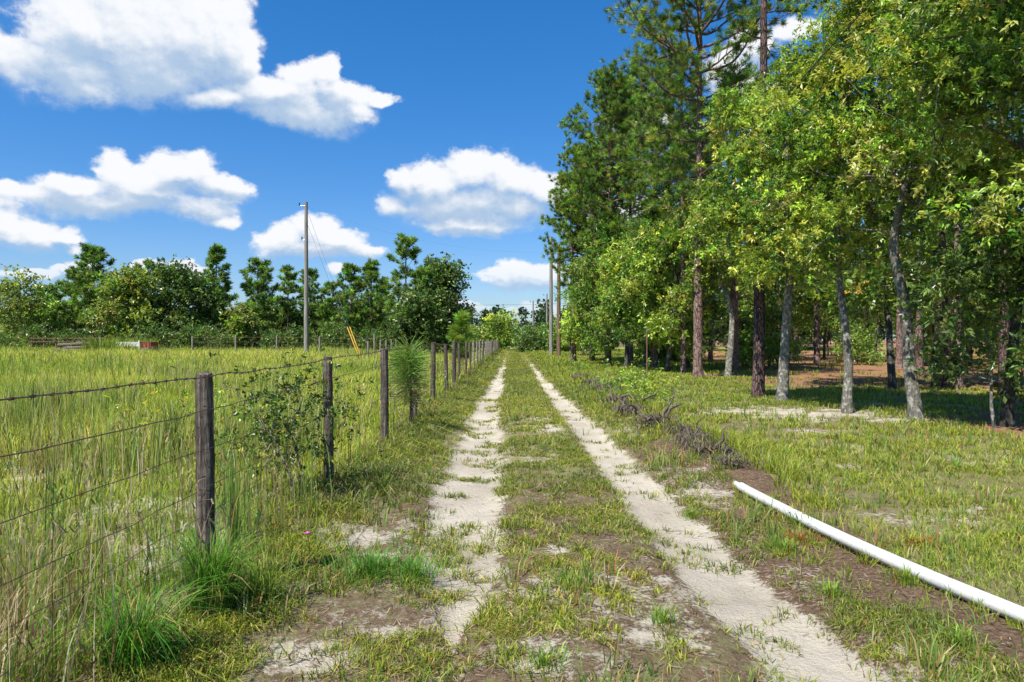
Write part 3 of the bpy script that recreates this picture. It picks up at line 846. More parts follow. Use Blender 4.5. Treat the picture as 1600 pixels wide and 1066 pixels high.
def pine(name, loc, label, rng, H, base, R, r0, lean=(0, 0), per=34, NL=.24, NW=.014, step=.42, nb=(2, 4), bark='pine_bark', wts=(5, 4, 3, 1),
         top_r=.35, widest=.35, group=None, cols=PINES, twig=1.0, cat='pine tree', sides=14, stubs=5, droopy=.0):
    root = empty(name, loc, label, cat, group)
    zz = np.linspace(0, H, max(8, int(H / .8)))
    wx = np.cumsum(rng.normal(0, .012 * H / 15, len(zz))) * .6; wy = np.cumsum(rng.normal(0, .012 * H / 15, len(zz))) * .6
    wx -= wx[0]; wy -= wy[0]
    TX = lean[0] * (zz / H) ** 1.2 + wx; TYY = lean[1] * (zz / H) ** 1.2 + wy
    mb = MB(); trunk_mesh(mb, rng, np.stack([TX, TYY, zz], 1), r0, .03, sides, .3)
    tips, dirs = [], []
    z = base; a = rng.uniform(0, 6.3)
    while z < H - .15:
        f = (z - base) / (H - base)
        for _ in range(rng.integers(nb[0], nb[1] + 1)):
            a += 2.4 + rng.uniform(-.6, .6)
            prof = (f / widest) ** .6 if f < widest else max(top_r * .4, 1 - ((f - widest) / (1 - widest)) ** 1.5 * (1 - top_r * .4))
            prof = max(prof, .45)
            if f > .93: prof *= .6
            L = R * prof * rng.uniform(.5, 1.08)
            st = np.array([np.interp(z, zz, TX), np.interp(z, zz, TYY), z])
            el = -.12 + .75 * f + rng.uniform(-.15, .2)
            dv = np.array([math.cos(a) * math.cos(el), math.sin(a) * math.cos(el), math.sin(el)])
            n = max(3, int(L / .35)); pts = [st]
            for q in range(n):
                dv = dv + rng.normal(0, .11, 3) + np.array([0, 0, .07]); dv /= np.linalg.norm(dv); pts.append(pts[-1] + dv * L / n)
            pts = np.array(pts); rb = min(r0 * .38, .012 + .018 * L) * (1 - .35 * f)
            tube(mb, pts, np.linspace(rb, .008, n + 1), 5, None, False)
            tips.append(pts[-1]); dirs.append(dv)
            for q in range(max(1, int(n * .35)), n + 1):
                for sgn in (-1, 1):
                    if rng.uniform() < .30: continue
                    side = np.cross(dv, [0, 0, 1.]); side /= np.linalg.norm(side) + 1e-6
                    sd_ = dv * .55 + side * sgn * rng.uniform(.5, 1.) + np.array([0, 0, rng.uniform(-.1, .5)]); sd_ /= np.linalg.norm(sd_)
                    l2 = rng.uniform(.25, .85) * twig * (.6 + .5 * (1 - q / n)) * min(1.4, .5 + L / 3)
                    e = pts[q] + sd_ * l2; mid = (pts[q] + e) / 2 + rng.normal(0, .04, 3)
                    tube(mb, [pts[q], mid, e], [.012, .009, .006], 4, None, False)
                    e2 = sd_ + np.array([0, 0, .35]); e2 /= np.linalg.norm(e2)
                    tips.append(e); dirs.append(e2)
                    if l2 > .4:
                        for _k in range(2):
                            e3 = mid + rng.normal(0, .16, 3) + [0, 0, .08]; tips.append(e3); dd = (e3 - mid); dirs.append(dd / np.linalg.norm(dd))
        z += step * rng.uniform(.7, 1.3) * (1.15 - .45 * f)
    for _ in range(stubs):
        z = rng.uniform(base * .45, base * 1.05); a = rng.uniform(0, 6.3); st = np.array([np.interp(z, zz, TX), np.interp(z, zz, TYY), z])
        e = st + np.array([math.cos(a), math.sin(a), rng.uniform(-.1, .3)]) * rng.uniform(.3, 1.3)
        tube(mb, [st, (st + e) / 2 + rng.normal(0, .05, 3), e], [.025, .016, .006], 5, None, False)
    mb.build('trunk', MAT[bark], root, smooth=True)
    mb = MB(); tips = np.array(tips); dirs = np.array(dirs)
    needles(mb, rng, tips, dirs, NL, NW, per, pal(rng, len(tips), cols, wts, .26), droop=droopy)
    mb.build('crown', MAT['needle'], root)
    return root

def gp(px, Y, dz=0.0):
    X = (px - 800) / F * Y
    return (X, Y, gz(X, Y) + dz)
R_ = np.random.default_rng

LAND = [(860, 'the grey utility pole'), (915, 'the small round oaks of the far edge'), (952, 'the open whorled pine'), (985, 'the dark trunked edge oak'), (1011, 'the thin stake'), (1050, 'the low branched oak'),
        (1091, 'the tall sunlit pine trunk'), (1137, 'the forked pale oak'), (1184, 'the shaded reddish pine'), (1222, 'the straight grey oak'), (1270, 'the gap right of the grey oak'),
        (1323, 'the slim blotched oak'), (1375, 'the gap left of the leaning oak'), (1425, 'the leaning mottled oak'), (1470, 'the thick dark pine'), (1505, 'the thin flaky pine'), (1556, 'the glossy sapling'),
        (1620, 'the oak with the corner boughs'), (1800, 'the right edge of the view')]
ORD = ['nearest', 'second nearest', 'third nearest', 'fourth nearest', 'fifth nearest', 'sixth nearest', 'seventh nearest', 'eighth nearest', 'ninth nearest', 'tenth nearest']
def place_words(objs, land=None, tail=''):
    cells = {}
    for o in objs:
        px = 800 + F * o.location.x / o.location.y
        k = min(land or LAND, key=lambda q: abs(q[0] - px))[1]
        cells.setdefault((k, o['category']), []).append(o)
    for (k, c), L_ in cells.items():
        L_.sort(key=lambda o: o.location.y)
        for i, o in enumerate(L_):
            o['label'] = (('only ' if len(L_) == 1 else ORD[i] + ' ') + 'shaded ' + c + ' standing behind ' + k) if land is None else (('' if len(L_) == 1 else ORD[i] + ' ') + 'low ' + c + ' ' + tail + ' ' + k)
def right_wood():
    # --- front row, each grown for its place
    pine('pine_tree', gp(1091, 25.8), 'tall pine with straight pinkish brown trunk in full sun at the edge of the wood', R_(101), 19.5, 7.0, 4.1, .19, (.15, .3),
         per=66, NL=.24, NW=.014, step=.48, nb=(2, 4), wts=(4, 4, 2, 3), twig=1.2, top_r=.8)
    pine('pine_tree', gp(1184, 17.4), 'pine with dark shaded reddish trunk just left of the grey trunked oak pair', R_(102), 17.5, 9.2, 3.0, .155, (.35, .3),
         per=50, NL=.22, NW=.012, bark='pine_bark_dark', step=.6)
    oak('oak_tree', gp(1137, 25.8), 'oak with pale lichen covered leaning trunk forking low, just right of the sunlit pine trunk', R_(103), 7.5, 3.6, 1.5, .135,
        path=[(0, 0, 0), (.12, 0, 1.2), (.2, .1, 2.2), (.1, .1, 2.9), (-.3, .1, 3.8)], ncl=170, tips=8, LL=.16, LW=.075, dead=2)
    oak('oak_tree', gp(1222, 16.3), 'oak with straight grey trunk and bright yellow green crown reaching furthest left', R_(104), 8.0, 2.9, 1.9, .135,
        path=[(0, 0, 0), (.08, 0, 1.5), (.18, 0, 3.0), (.1, 0, 4.2)], nl=20, ncl=390, tips=12, per=10, LL=.105, LW=.042, off=(-.1, -.2), dead=1)
    oak('oak_tree', gp(1323, 13.9), 'slim oak with pale blotched trunk at the back edge of the sand patch', R_(105), 8.7, 3.1, 1.9, .098,
        path=[(0, 0, 0), (.05, 0, .9), (-.05, 0, 1.9), (-.14, .1, 2.9), (-.1, .1, 4.2)], nl=20, ncl=390, tips=12, per=10, LL=.10, LW=.04, off=(.5, 0), wts=(5, 3, 4, 1), dead=2)
    oak('oak_tree', gp(1433, 12.5), 'oak with long leaning mottled grey trunk curving left then right, nearest trunk to the drive', R_(106), 10.4, 3.9, 2.7, .115,
        path=[(0, 0, 0), (-.13, 0, .9), (-.2, 0, 2.0), (-.4, .1, 3.2), (-.25, .1, 4.0), (.15, .1, 5.2)], nl=22, ncl=400, tips=12, per=10, LL=.10, LW=.04, off=(.2, .1), wts=(4, 3, 4, 1), dead=4)
    oak('oak_tree', gp(1735, 10.2), 'oak just outside the right edge, yellow green boughs hanging into the top right corner', R_(107), 9.4, 3.0, 3.1, .14,
        nl=20, ncl=390, tips=12, per=9, LL=.11, LW=.044, off=(-.6, .2), wts=(4, 5, 2, 2))
    oak('oak_tree', gp(1572, 11.6), 'oak with short dark trunk at the right edge behind the glossy sapling', R_(108), 8.6, 2.2, 2.2, .095,
        nl=16, ncl=300, tips=9, per=8, LL=.11, LW=.05, cols=OAKS_G, wts=(4, 3, 4, 1), bark='oak_bark_dark')
    oak('glossy_sapling', gp(1556, 11.4), 'bushy sapling with glossy dark leaves in front of the dark trunk at the right edge', R_(109), 3.0, .75, .95, .028,
        path=[(0, 0, 0), (-.1, 0, .5), (-.05, 0, 1.0)], nl=9, ncl=75, tips=6, per=8, LL=.12, LW=.055, cols=OAKS_D, wts=(3, 4, 3, 2), off=(-.4, 0), cat='sapling', lobe=.8)
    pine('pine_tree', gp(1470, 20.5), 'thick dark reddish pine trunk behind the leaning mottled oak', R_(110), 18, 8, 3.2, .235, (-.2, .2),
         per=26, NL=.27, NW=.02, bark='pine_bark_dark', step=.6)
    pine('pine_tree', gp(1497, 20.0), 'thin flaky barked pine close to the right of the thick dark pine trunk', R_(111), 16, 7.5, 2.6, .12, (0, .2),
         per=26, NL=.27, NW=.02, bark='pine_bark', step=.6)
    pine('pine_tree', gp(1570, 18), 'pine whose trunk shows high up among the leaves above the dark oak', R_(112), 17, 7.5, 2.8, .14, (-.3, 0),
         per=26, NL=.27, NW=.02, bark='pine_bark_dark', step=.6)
    # --- the tall mass on the left flank of the wood
    pine('pine_tree', gp(950, 38), 'broad pine with open whorled crown on the sky side of the wood, second tallest', R_(120), 16.0, 4.2, 3.7, .2, (.2, 0), per=44, NL=.25, NW=.026, step=.45, nb=(3, 4), widest=.45, top_r=1.1)
    pine('pine_tree', gp(896, 44), 'lowest and leftmost pine of the wood, its crown overhanging the two utility poles', R_(121), 12.0, 5.0, 2.9, .18, (-.2, 0), per=44, NL=.25, NW=.03, step=.42, nb=(3, 4), widest=.45, top_r=1.3)
    pine('pine_tree', gp(1023, 33), 'pine directly left behind the tall sunlit pine, crown merging with it', R_(122), 14.6, 5.0, 2.8, .18, (0, 0), per=44, NL=.25, NW=.024, step=.45, nb=(3, 4), widest=.5, top_r=1.1)
    pine('pine_tree', gp(985, 41), 'pine filling the gap between the open whorled pine and the merged one', R_(123), 16.5, 4.0, 3.3, .18, (0, 0), per=34, NL=.27, NW=.03, step=.45, nb=(3, 4), widest=.5, top_r=1.1)
    pine('pine_tree', gp(925, 47), 'pine behind the leftmost pine, its rounded top just above it', R_(124), 14.3, 3.5, 3.4, .18, (0, 0), per=34, NL=.27, NW=.032, step=.45, nb=(3, 4), widest=.5, top_r=1.1)
    pine('pine_tree', gp(1068, 29), 'slender pine whose light trunk shows high up left of the tall sunlit pine', R_(125), 13.5, 5.5, 2.4, .11, (0, 0), per=24, NL=.28, NW=.022, step=.5)
    pine('pine_tree', gp(1145, 30), 'pine with bright green tufts showing right of the tall sunlit trunk', R_(126), 13.2, 4.5, 2.6, .16, (0, 0), per=28, NL=.3, NW=.022, step=.5, wts=(3, 4, 1, 3))
    spec = [(927, 43, 6.4, 1.0, 1.9, 'round oak under the leftmost pine, foliage almost to the grass'),
            (952, 38, 8.2, 1.2, 2.4, 'oak with light green foliage below the open whorled pine'),
            (978, 34, 6.2, 1.7, 2.2, 'dark trunked oak on the grass edge left of the thin stake'),
            (1008, 33, 7.4, 1.3, 2.2, 'leafy oak directly behind the thin stake'),
            (1043, 30, 6.8, 1.2, 2.2, 'low branched oak between the stake and the sunlit pine trunk'),
            (1075, 32, 9.5, 1.6, 2.4, 'tall oak closing the gap behind the sunlit pine trunk'),
            (912, 60, 6.4, .8, 2.0, 'small oak at the far left foot of the wood beside the utility poles')]
    for i, (px, Y, H, b, R, lab) in enumerate(spec):
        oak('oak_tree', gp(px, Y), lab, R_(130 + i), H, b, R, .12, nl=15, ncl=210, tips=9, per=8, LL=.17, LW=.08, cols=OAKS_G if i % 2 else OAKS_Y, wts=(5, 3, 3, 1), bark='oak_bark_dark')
    # --- deeper wood: shared kinds
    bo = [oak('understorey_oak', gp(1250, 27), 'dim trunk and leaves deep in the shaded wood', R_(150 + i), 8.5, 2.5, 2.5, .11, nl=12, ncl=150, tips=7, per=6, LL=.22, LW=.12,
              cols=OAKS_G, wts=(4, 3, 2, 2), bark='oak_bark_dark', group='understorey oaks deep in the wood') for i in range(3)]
    bp = [pine('woodland_pine', gp(1293, 33), 'straight brown pine trunk deep in the shaded wood', R_(160 + i), 15, 6, 2.6, .17, per=16, NL=.34, NW=.04, step=.7, group='pines deep in the wood') for i in range(2)]
    rng = R_(170); pts = [(gp(1250, 27)[0], 27.), (gp(1293, 33)[0], 33.)]
    moved = [0, 0]
    tries = 0
    cand = []
    while len(cand) < 42 and tries < 5000:
        tries += 1
        Y = rng.uniform(18.5, 62); X = rng.uniform(8.6, 52)
        if X > Y * .82 + 4 or X < 5 + .08 * Y + max(0, (30 - Y)) * .22: continue
        if Y < 24 and X < 10: continue
        if any((X - a) ** 2 + (Y - b) ** 2 < 2.6 ** 2 for a, b in cand): continue
        cand.append((X, Y))
    for i, (X, Y) in enumerate(cand):
        src = bo if i % 5 not in (1, 3) else bp; j = i % len(src)
        loc = (X, Y, gz(X, Y)); rz = rng.uniform(0, 6.3); sc = rng.uniform(.8, 1.15)
        key = ('o' if src is bo else 'p', j)
        if key not in moved:
            moved.append(key); src[j].location = loc; src[j].rotation_euler = (0, 0, rz)
        else: copy_thing(src[j], loc, rz, sc, src[j]['label'], src[j]['group'])
    allw = [o for o in COL.objects if o.get('group') in ('understorey oaks deep in the wood', 'pines deep in the wood')]
    place_words(allw)
    # low scrub at the back
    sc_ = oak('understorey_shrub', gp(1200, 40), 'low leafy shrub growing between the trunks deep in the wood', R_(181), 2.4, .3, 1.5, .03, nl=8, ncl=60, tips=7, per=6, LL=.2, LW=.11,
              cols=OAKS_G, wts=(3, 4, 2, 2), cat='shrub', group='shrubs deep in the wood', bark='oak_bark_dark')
    for i in range(16):
        Y = rng.uniform(30, 64); X = rng.uniform(.18, .8) * Y + 1
        copy_thing(sc_, (X, Y, gz(X, Y)), rng.uniform(0, 6.3), rng.uniform(.7, 1.4), sc_['label'], sc_['group'])
    place_words([o for o in COL.objects if o.get('group') == 'shrubs deep in the wood'])
right_wood()

def left_trees():
    A = dict(per=18, NL=.5, NW=.075, step=.55, sides=8)
    kinds = {
      'p': lambda loc, lab, s, H, R, b: pine('pine_tree', loc, lab, R_(s), H, b, R, .16, **A),
    }
    Y = 68.
    def topz(py, Y): return CAMH + (HZ - py) / F * Y - .35
    pines = [(145, 66, 391, .26, 46, 'tall dark pine at the left behind the log pile, highest on the left side'),
             (118, 68, 425, .2, 30, 'shorter dark pine touching the left side of the tall dark pine'),
             (85, 78, 446, .2, 42, 'low dark pine row member between the sparse yellow tree and the tall dark pine'),
             (236, 74, 411, .3, 40, 'pine peeping out behind the round yellow green oak'),
             (338, 66, 391, .15, 34, 'pine with pointed knobbly top left of the lone utility pole'),
             (403, 68, 409, .25, 36, 'rounded pine midway between the pointed pine and the lone utility pole'),
             (450, 72, 421, .45, 26, 'sparse thin pine just left of the lone utility pole'),
             (484, 72, 424, .3, 26, 'sparse pine right behind the lone utility pole'),
             (520, 70, 447, .12, 30, 'low pine right of the lone utility pole'),
             (549, 66, 419, .14, 30, 'pine directly behind the orange guy guards'),
             (580, 66, 415, .12, 30, 'pine right of the orange guy guards with lower branches to the ground'),
             (634, 62, 371, .12, 44, 'tallest pine of the left tree line, standing over the dark clump near the drive'),
             (672, 66, 404, .12, 34, 'pine behind the dark oak at the right end of the left tree line'),
             (600, 70, 440, .1, 30, 'squat pine filling in left of the tallest pine'),
             (8, 80, 452, .1, 40, 'low dark pine at the far left edge')]
    for i, (px, Y, py, bf, wpx, lab) in enumerate(pines):
        H = topz(py, Y); loc = gp(px, Y)
        pine('pine_tree', loc, lab, R_(300 + i), H, H * bf, wpx / F * Y * 1.0, .15, per=34, NL=.40, NW=.055, step=.62, nb=(2, 4), sides=8, widest=.3, top_r=.7, twig=1.2,
             cols=[(.13, .24, .035), (.20, .32, .045), (.08, .15, .03), (.26, .36, .06)])
    oaks = [(33, 66, 428, 1.2, 34, OAKS_F, 60, 'sparse yellow tinged tree with pale stem near the left edge'),
            (207, 62, 425, .8, 42, OAKS_F, 170, 'round yellow green oak behind the old trailer'),
            (290, 64, 420, .5, 52, OAKS_D, 230, 'broad dark grey green oak with foliage to the ground'),
            (378, 60, 485, .6, 15, OAKS_F, 40, 'small yellowish sapling left of the lone utility pole'),
            (695, 64, 404, .5, 36, OAKS_D, 200, 'dark oak at the right end of the left tree line'),
            (655, 60, 452, .3, 40, OAKS_D, 170, 'low dark oak under the tallest pine of the left tree line'),
            (560, 72, 470, .3, 40, OAKS_D, 120, 'low dark oak behind the orange guy guards'),
            (500, 74, 475, .3, 40, OAKS_D, 120, 'low dark oak right behind the lone utility pole'),
            (430, 74, 480, .3, 40, OAKS_D, 120, 'low dark oak left behind the lone utility pole'),
            (60, 72, 470, .4, 46, OAKS_G, 130, 'dull green low tree behind the sparse yellow one'),
            (178, 74, 462, .4, 40, OAKS_D, 120, 'low dark tree between the tall dark pine and the yellow green oak')]
    for i, (px, Y, py, b, wpx, cols, ncl, lab) in enumerate(oaks):
        H = topz(py, Y)
        oak('oak_tree', gp(px, Y), lab, R_(340 + i), H, b, wpx / F * Y, .12, nl=18, ncl=int(ncl * 2.0), tips=6, per=5, LL=.32, LW=.19, cols=cols, wts=(5, 4, 3, 1), bark='oak_bark_dark' if cols is not OAKS_F else 'oak_bark', lobe=1.0, sides=7)
    # scrub at the foot of the line
    b = oak('scrub_bush', gp(230, 58), 'low scrub bush at the foot of the left tree line', R_(370), 2.2, .2, 1.6, .03, nl=7, ncl=50, tips=6, per=5, LL=.26, LW=.14, cols=OAKS_D, cat='bush',
            group='scrub bushes along the left tree line', bark='oak_bark_dark', sides=6)
    rng = R_(371)
    for px in (250, 275, 300, 325, 350, 395, 415, 440, 465, 505, 530, 560, 590, 615, 640, 668, 690, 20, 60, 90, 120):
        Y = rng.uniform(58, 64); copy_thing(b, gp(px + rng.uniform(-6, 6), Y), rng.uniform(0, 6), rng.uniform(.6, 1.05), b['label'], b['group'])
    place_words([o for o in COL.objects if o.get('group') == 'scrub bushes along the left tree line'],
        [(20, 'the far left edge'), (60, 'the sparse yellow tree'), (90, 'the rail fence end'), (120, 'the log pile'), (230, 'the red end of the trailer'), (250, 'the yellow green oak'), (278, 'the broad dark oak, left side'),
         (305, 'the broad dark oak, right side'), (338, 'the pointed pine'), (375, 'the small yellow sapling'), (403, 'the rounded pine'), (440, 'the sparse thin pine'), (465, 'the lone utility pole, left side'), (505, 'the lone utility pole, right side'),
         (530, 'the low pine'), (560, 'the orange guy guards'), (590, 'the pine with low branches'), (615, 'the squat pine'), (640, 'the tallest pine'), (668, 'the dark end oak, left side'), (690, 'the dark end oak, right side')], 'at the foot of')
    # far end of the drive
    pine('young_pine', gp(721, 37), 'bright green young longleaf pine left of the fence far down the drive', R_(380), 2.75, .5, .75, .04, per=60, NL=.42, NW=.02, step=.28, nb=(2, 3), stubs=0,
         cols=[(.16, .30, .03), (.22, .36, .04)], wts=(1, 1), widest=.4, twig=.5, cat='pine sapling')
    oak('round_tree', gp(782, 92), 'bright yellow green round crowned tree at the end of the drive', R_(381), 4.6, .6, 3.0, .1, nl=12, ncl=150, tips=6, per=5, LL=.34, LW=.2, cols=OAKS_Y, cat='tree')
    oak('dark_bush', gp(829, 78), 'large dark green round bush right of the far end of the drive', R_(382), 2.6, .1, 1.9, .05, nl=10, ncl=130, tips=6, per=5, LL=.26, LW=.15, cols=OAKS_D, cat='bush')
    b = oak('roadside_bush', gp(745, 96), 'olive green bush on the far side of the end of the drive', R_(383), 2.6, .1, 2.4, .05, nl=9, ncl=90, tips=6, per=5, LL=.32, LW=.2, cols=OAKS_G, cat='bush', group='bushes beyond the crossing road')
    for px, Y, s in ((728, 90, 1), (757, 118, 1.1), (805, 121, .9), (868, 84, 1.1), (850, 90, 1.1), (700, 100, 1.2), (850, 122, 1.2), (765, 124, 1.3), (890, 80, 1.2), (820, 124, 1.2), (915, 84, 1.3)):
        copy_thing(b, gp(px, Y), rng.uniform(0, 6), s, b['label'], b['group'])
    place_words([o for o in COL.objects if o.get('group') == 'bushes beyond the crossing road'],
        [(700, 'the dark end oak'), (728, 'the young longleaf pine'), (745, 'the young longleaf pine, right side'), (757, 'the round bright tree, left side'), (770, 'the round bright tree'), (805, 'the end of the drive'), (820, 'the large dark bush'),
         (850, 'the far thin utility poles'), (868, 'the near utility poles'), (890, 'the leftmost pine of the wood'), (915, 'the small oaks of the wood edge')], 'beyond')
left_trees()

def distant_woods():
    rng = R_(400); mb = MB(); C, Wd = [], []
    for i in range(560):
        side = rng.uniform()
        if side < .75:
            Y = rng.uniform(130, 260); X = rng.uniform(-1.0, 1.1) * Y; H = rng.uniform(5.5, 10.5)
        else:
            Y = rng.uniform(84, 125); X = rng.uniform(.10, 1.0) * Y; H = rng.uniform(8, 14)
        n = 46; t = rng.uniform(0 if Y > 126 else .12, 1, n) ** .8
        r = (1 - .6 * t) * H * .34
        a = rng.uniform(0, 6.3, n); q = rng.uniform(.2, 1, n)
        P = np.stack([X + np.cos(a) * r * q, Y + np.sin(a) * r * q, .3 + t * (H - .3)], 1)
        C.append(P); Wd.append(np.repeat(pal(rng, 1, [(.035, .07, .03), (.05, .095, .035), (.08, .12, .035)], [4, 4, 1.5]), n, 0))
    P = np.concatenate(C); cc = np.concatenate(Wd)
    leaves(mb, rng, P, np.tile([0, 0, 1.], (len(P), 1)), .95, .6, 7, cc, spread=1.0)
    tag(mb.build('distant_woods', MAT['leaf']), kind='stuff')
distant_woods()

# ------------------------------------------------------------------ the fence along the drive
def post_mesh(rng, h, r, tilt=(0, 0), sides=16, sink=.25):
    mb = MB(); n = 22; z = np.linspace(-sink, h, n)
    pts = np.stack([tilt[0] * z / h + rng.normal(0, .0015, n), tilt[1] * z / h + rng.normal(0, .0015, n), z], 1)
    th = np.linspace(0, 2 * np.pi, sides, endpoint=False); g = rng.normal(0, .045, sides)
    rr = r * (1 + g[None] + rng.normal(0, .022, (n, sides)) + .06 * (1 - (z / h))[:, None]); rr[-1] *= .9
    V = pts[:, None] + np.stack([np.cos(th) * rr, np.sin(th) * rr, np.zeros_like(rr)], -1)
    V[-1, :, 2] += rng.normal(0, .006, sides)
    i = np.arange(n - 1)[:, None] * sides; j = np.arange(sides)[None]; k = (j + 1) % sides
    mb.add(V.reshape(-1, 3), np.stack([i + j, i + k, i + sides + k, i + sides + j], -1).reshape(-1, 4))
    c = V[-1].mean(0) + [0, 0, -.004]
    mb.add(np.vstack([V[-1], c]), [[q, (q + 1) % sides, sides] for q in range(sides)])
    return mb

def drive_fence():
    rng = R_(500)
    root = empty('wire_fence', (FX, 1.2, 0), 'long weathered wooden post fence with barbed and woven wire running left of the drive', 'fence')
    ys = [1.15, 3.9, 6.6, 9.35, 12.1, 14.9, 17.6, 20.3, 23.0, 25.7, 28.5, 31.2, 34.0, 36.7, 39.5, 42.2, 45, 47.8, 50.5, 53.3, 56, 58.8, 61.5, 64.3, 67, 70, 73, 76, 79, 82, 85, 88, 91]
    tops = [1.33, 1.305, 1.33, 1.37, 1.40, 1.43]
    px = {3.9: 322, 6.6: 514, 9.35: 601.5, 12.1: 648, 14.9: 676, 17.6: 698}
    P = []
    for i, y in enumerate(ys):
        x = (px[y] - 800) / F * y if y in px else FX + rng.normal(0, .03)
        t = tops[i] if i < len(tops) else rng.uniform(1.34, 1.46)
        g = gz(x, y); r = (.047, .047, .044, .054, .046, .05)[i] if i < 6 else rng.uniform(.042, .055)
        mb = post_mesh(rng, t - g, r, (rng.normal(0, .015), rng.normal(0, .02)) if y > 4 else (-.012, 0))
        mb.build('post', MAT['post'] if y < 30 else MAT['far_post'], root, True, (x - FX, y - 1.2, g))
        P.append((x, y, t, r))
    # wires on the field side
    def run(h_off, bw, name, barbs, sag):
        mb = MB()
        for a, b in zip(P[:-1], P[1:]):
            n = 14 if a[1] < 12 else 5
            t = np.linspace(0, 1, n); s = rng.uniform(.6, 1.3) * sag
            x = a[0] + (b[0] - a[0]) * t + .045 - FX; y = a[1] + (b[1] - a[1]) * t - 1.2
            z = (a[2] + h_off) * (1 - t) + (b[2] + h_off) * t - s * 4 * t * (1 - t) + (rng.normal(0, .004, n) * (t > 0) * (t < 1))
            r = bw * max(1, a[1] / 9)
            tube(mb, np.stack([x, y, z], 1), r, 4, None, False)
            if barbs and a[1] < 22:
                for q in np.arange(.04, 1, .038):
                    c = np.array([np.interp(q, t, x), np.interp(q, t, y), np.interp(q, t, z)])
                    for k in range(2):
                        d = rng.normal(0, 1, 3); d[1] *= .3; d /= np.linalg.norm(d); d *= .016
                        tube(mb, [c - d, c + d], [.0016 * max(1, a[1] / 9), .0008], 3, None, False)
                    tube(mb, [c - [0, .012, 0], c + [0, .012, 0]], bw * 2.0 * max(1, a[1] / 9), 5, None, True)
        return mb.build(name, MAT['wire'], root)
    run(-.012, .0030, 'barbed_wire', True, .012)
    levels = (-.20, -.42, -.63, -.78, -.92, -1.05)
    for h in levels: run(h, .0021 if h < -.25 else .0026, 'line_wire', False, .012)
    mb = MB()
    for a, b in zip(P[:9], P[1:10]):
        for q in np.arange(.055, 1, .11):
            x = a[0] + (b[0] - a[0]) * q + .045 - FX; y = a[1] + (b[1] - a[1]) * q - 1.2; z = a[2] + (b[2] - a[2]) * q
            tube(mb, [(x + rng.normal(0, .004), y, z - .20), (x + rng.normal(0, .008), y + rng.normal(0, .008), z - .62), (x, y, z - 1.06)], .0011 * max(1, a[1] / 7), 3, None, False)
    mb.build('stay_wires', MAT['wire'], root)
    # staples where the top wires meet the posts
    for (x, y, t, r) in P[1:5]:
        mb = MB()
        for h in (-.012, -.20, -.42, -.63):
            tube(mb, [(x - FX + r * .8, y - 1.2 - .01, t + h), (x - FX + r + .006, y - 1.2, t + h + .004), (x - FX + r * .8, y - 1.2 + .012, t + h)], .002, 4)
        mb.build('staples', MAT['steel'], root)
drive_fence()

def far_fence():
    rng = R_(520)
    def row(pts, label, name='field_fence'):
        root = empty(name, (pts[0][0], pts[0][1], gz(pts[0][0], pts[0][1])), label, 'fence')
        o = np.array(root.location)
        for (x, y, h, r) in pts:
            g = gz(x, y); post_mesh(rng, h, r, (rng.normal(0, .02), 0), 8).build('post', MAT['far_post'], root, True, tuple(np.array((x, y, g)) - o))
        for dz in (-.08, -.45, -.85):
            mb = MB(); tube(mb, [np.array((x, y, gz(x, y) + min(h, 1.4) + dz)) - o for x, y, h, r in pts], .009, 4, None, False)
            mb.build('line_wire', MAT['wire'], root)
    pxs = [575, 585, 594, 603, 611.5, 619, 626, 633, 639, 645, 651, 656, 661, 665]
    ys = np.linspace(42, 84, len(pxs))
    row([((p - 800) / F * y, y, 1.75 if p == 585 else rng.uniform(1.25, 1.5), .06) for p, y in zip(pxs, ys)], 'distant pale post fence running back toward the tree line, right of the orange guy guards')
    row([((p - 800) / F * 50, 50 + .01 * (560 - p), 1.45, .07) for p in (575, 496, 422, 350, 272)], 'distant cross fence of widely spaced posts behind the lone utility pole')
    # rail fence at far left
    root = empty('rail_fence', gp(50, 57), 'low dark rail fence at the far left behind the tall grass', 'fence'); o = np.array(root.location)
    for i in range(7):
        x = i * 1.0; mb = MB(); box(mb, (0, 0, .7), (.1, .1, 1.2)); mb.build('post', MAT['pole_brown'], root, False, (x, 0, 0))
    for z in (.9, 1.2):
        mb = MB(); box(mb, (3.0, -.08, z), (6.2, .04, .07)); mb.build('rail', MAT['pole_brown'], root)
far_fence()

# ------------------------------------------------------------------ utility poles and cables
def utility_pole(px, Y, top_py, label, mat, extras=1, r=.13, tilt=0.):
    loc = gp(px, Y); H = CAMH + (HZ - top_py) / F * Y - loc[2]
    root = empty('utility_pole', loc, label, 'utility pole')
    mb = MB(); tube(mb, [(0, 0, -.4), (tilt * .5, 0, H * .5), (tilt, 0, H)], [r * 1.15, r, r * .75], 14); mb.build('shaft', MAT[mat], root, True)
    for k in range(extras):
        z = H - .25 - 2.3 * k
        mb = MB(); tube(mb, [(tilt - .45 if k == 0 else -.28, 0, z), (tilt + .1, 0, z)], .025, 6); mb.build('bracket', MAT['steel'], root)
        mb = MB()
        x = tilt - .45 if k == 0 else -.28
        tube(mb, [(x, 0, z), (x, 0, z + .06), (x, 0, z + .10), (x, 0, z + .2)], [.03, .06, .035, .05], 8); mb.build('insulator', MAT['cable'], root)
    return root, loc, H
rP, lP, hP = utility_pole(478.5, 46, 316, 'lone tall grey utility pole standing in the field left of the drive', 'pole', 2, .14)
utility_pole(861, 57, 370, 'grey utility pole at the left foot of the wood, left one of the near pair', 'pole', 1, .15)
rB, lB, hB = utility_pole(873, 56, 382, 'brown utility pole right of the grey one, partly under pine boughs', 'pole_brown', 1, .16)
utility_pole(854.5, 96, 459, 'far thin utility pole just left of the near grey one', 'pole', 1, .13)
utility_pole(833, 104, 470, 'farthest utility pole, rising behind the dark round bush', 'pole', 1, .13)

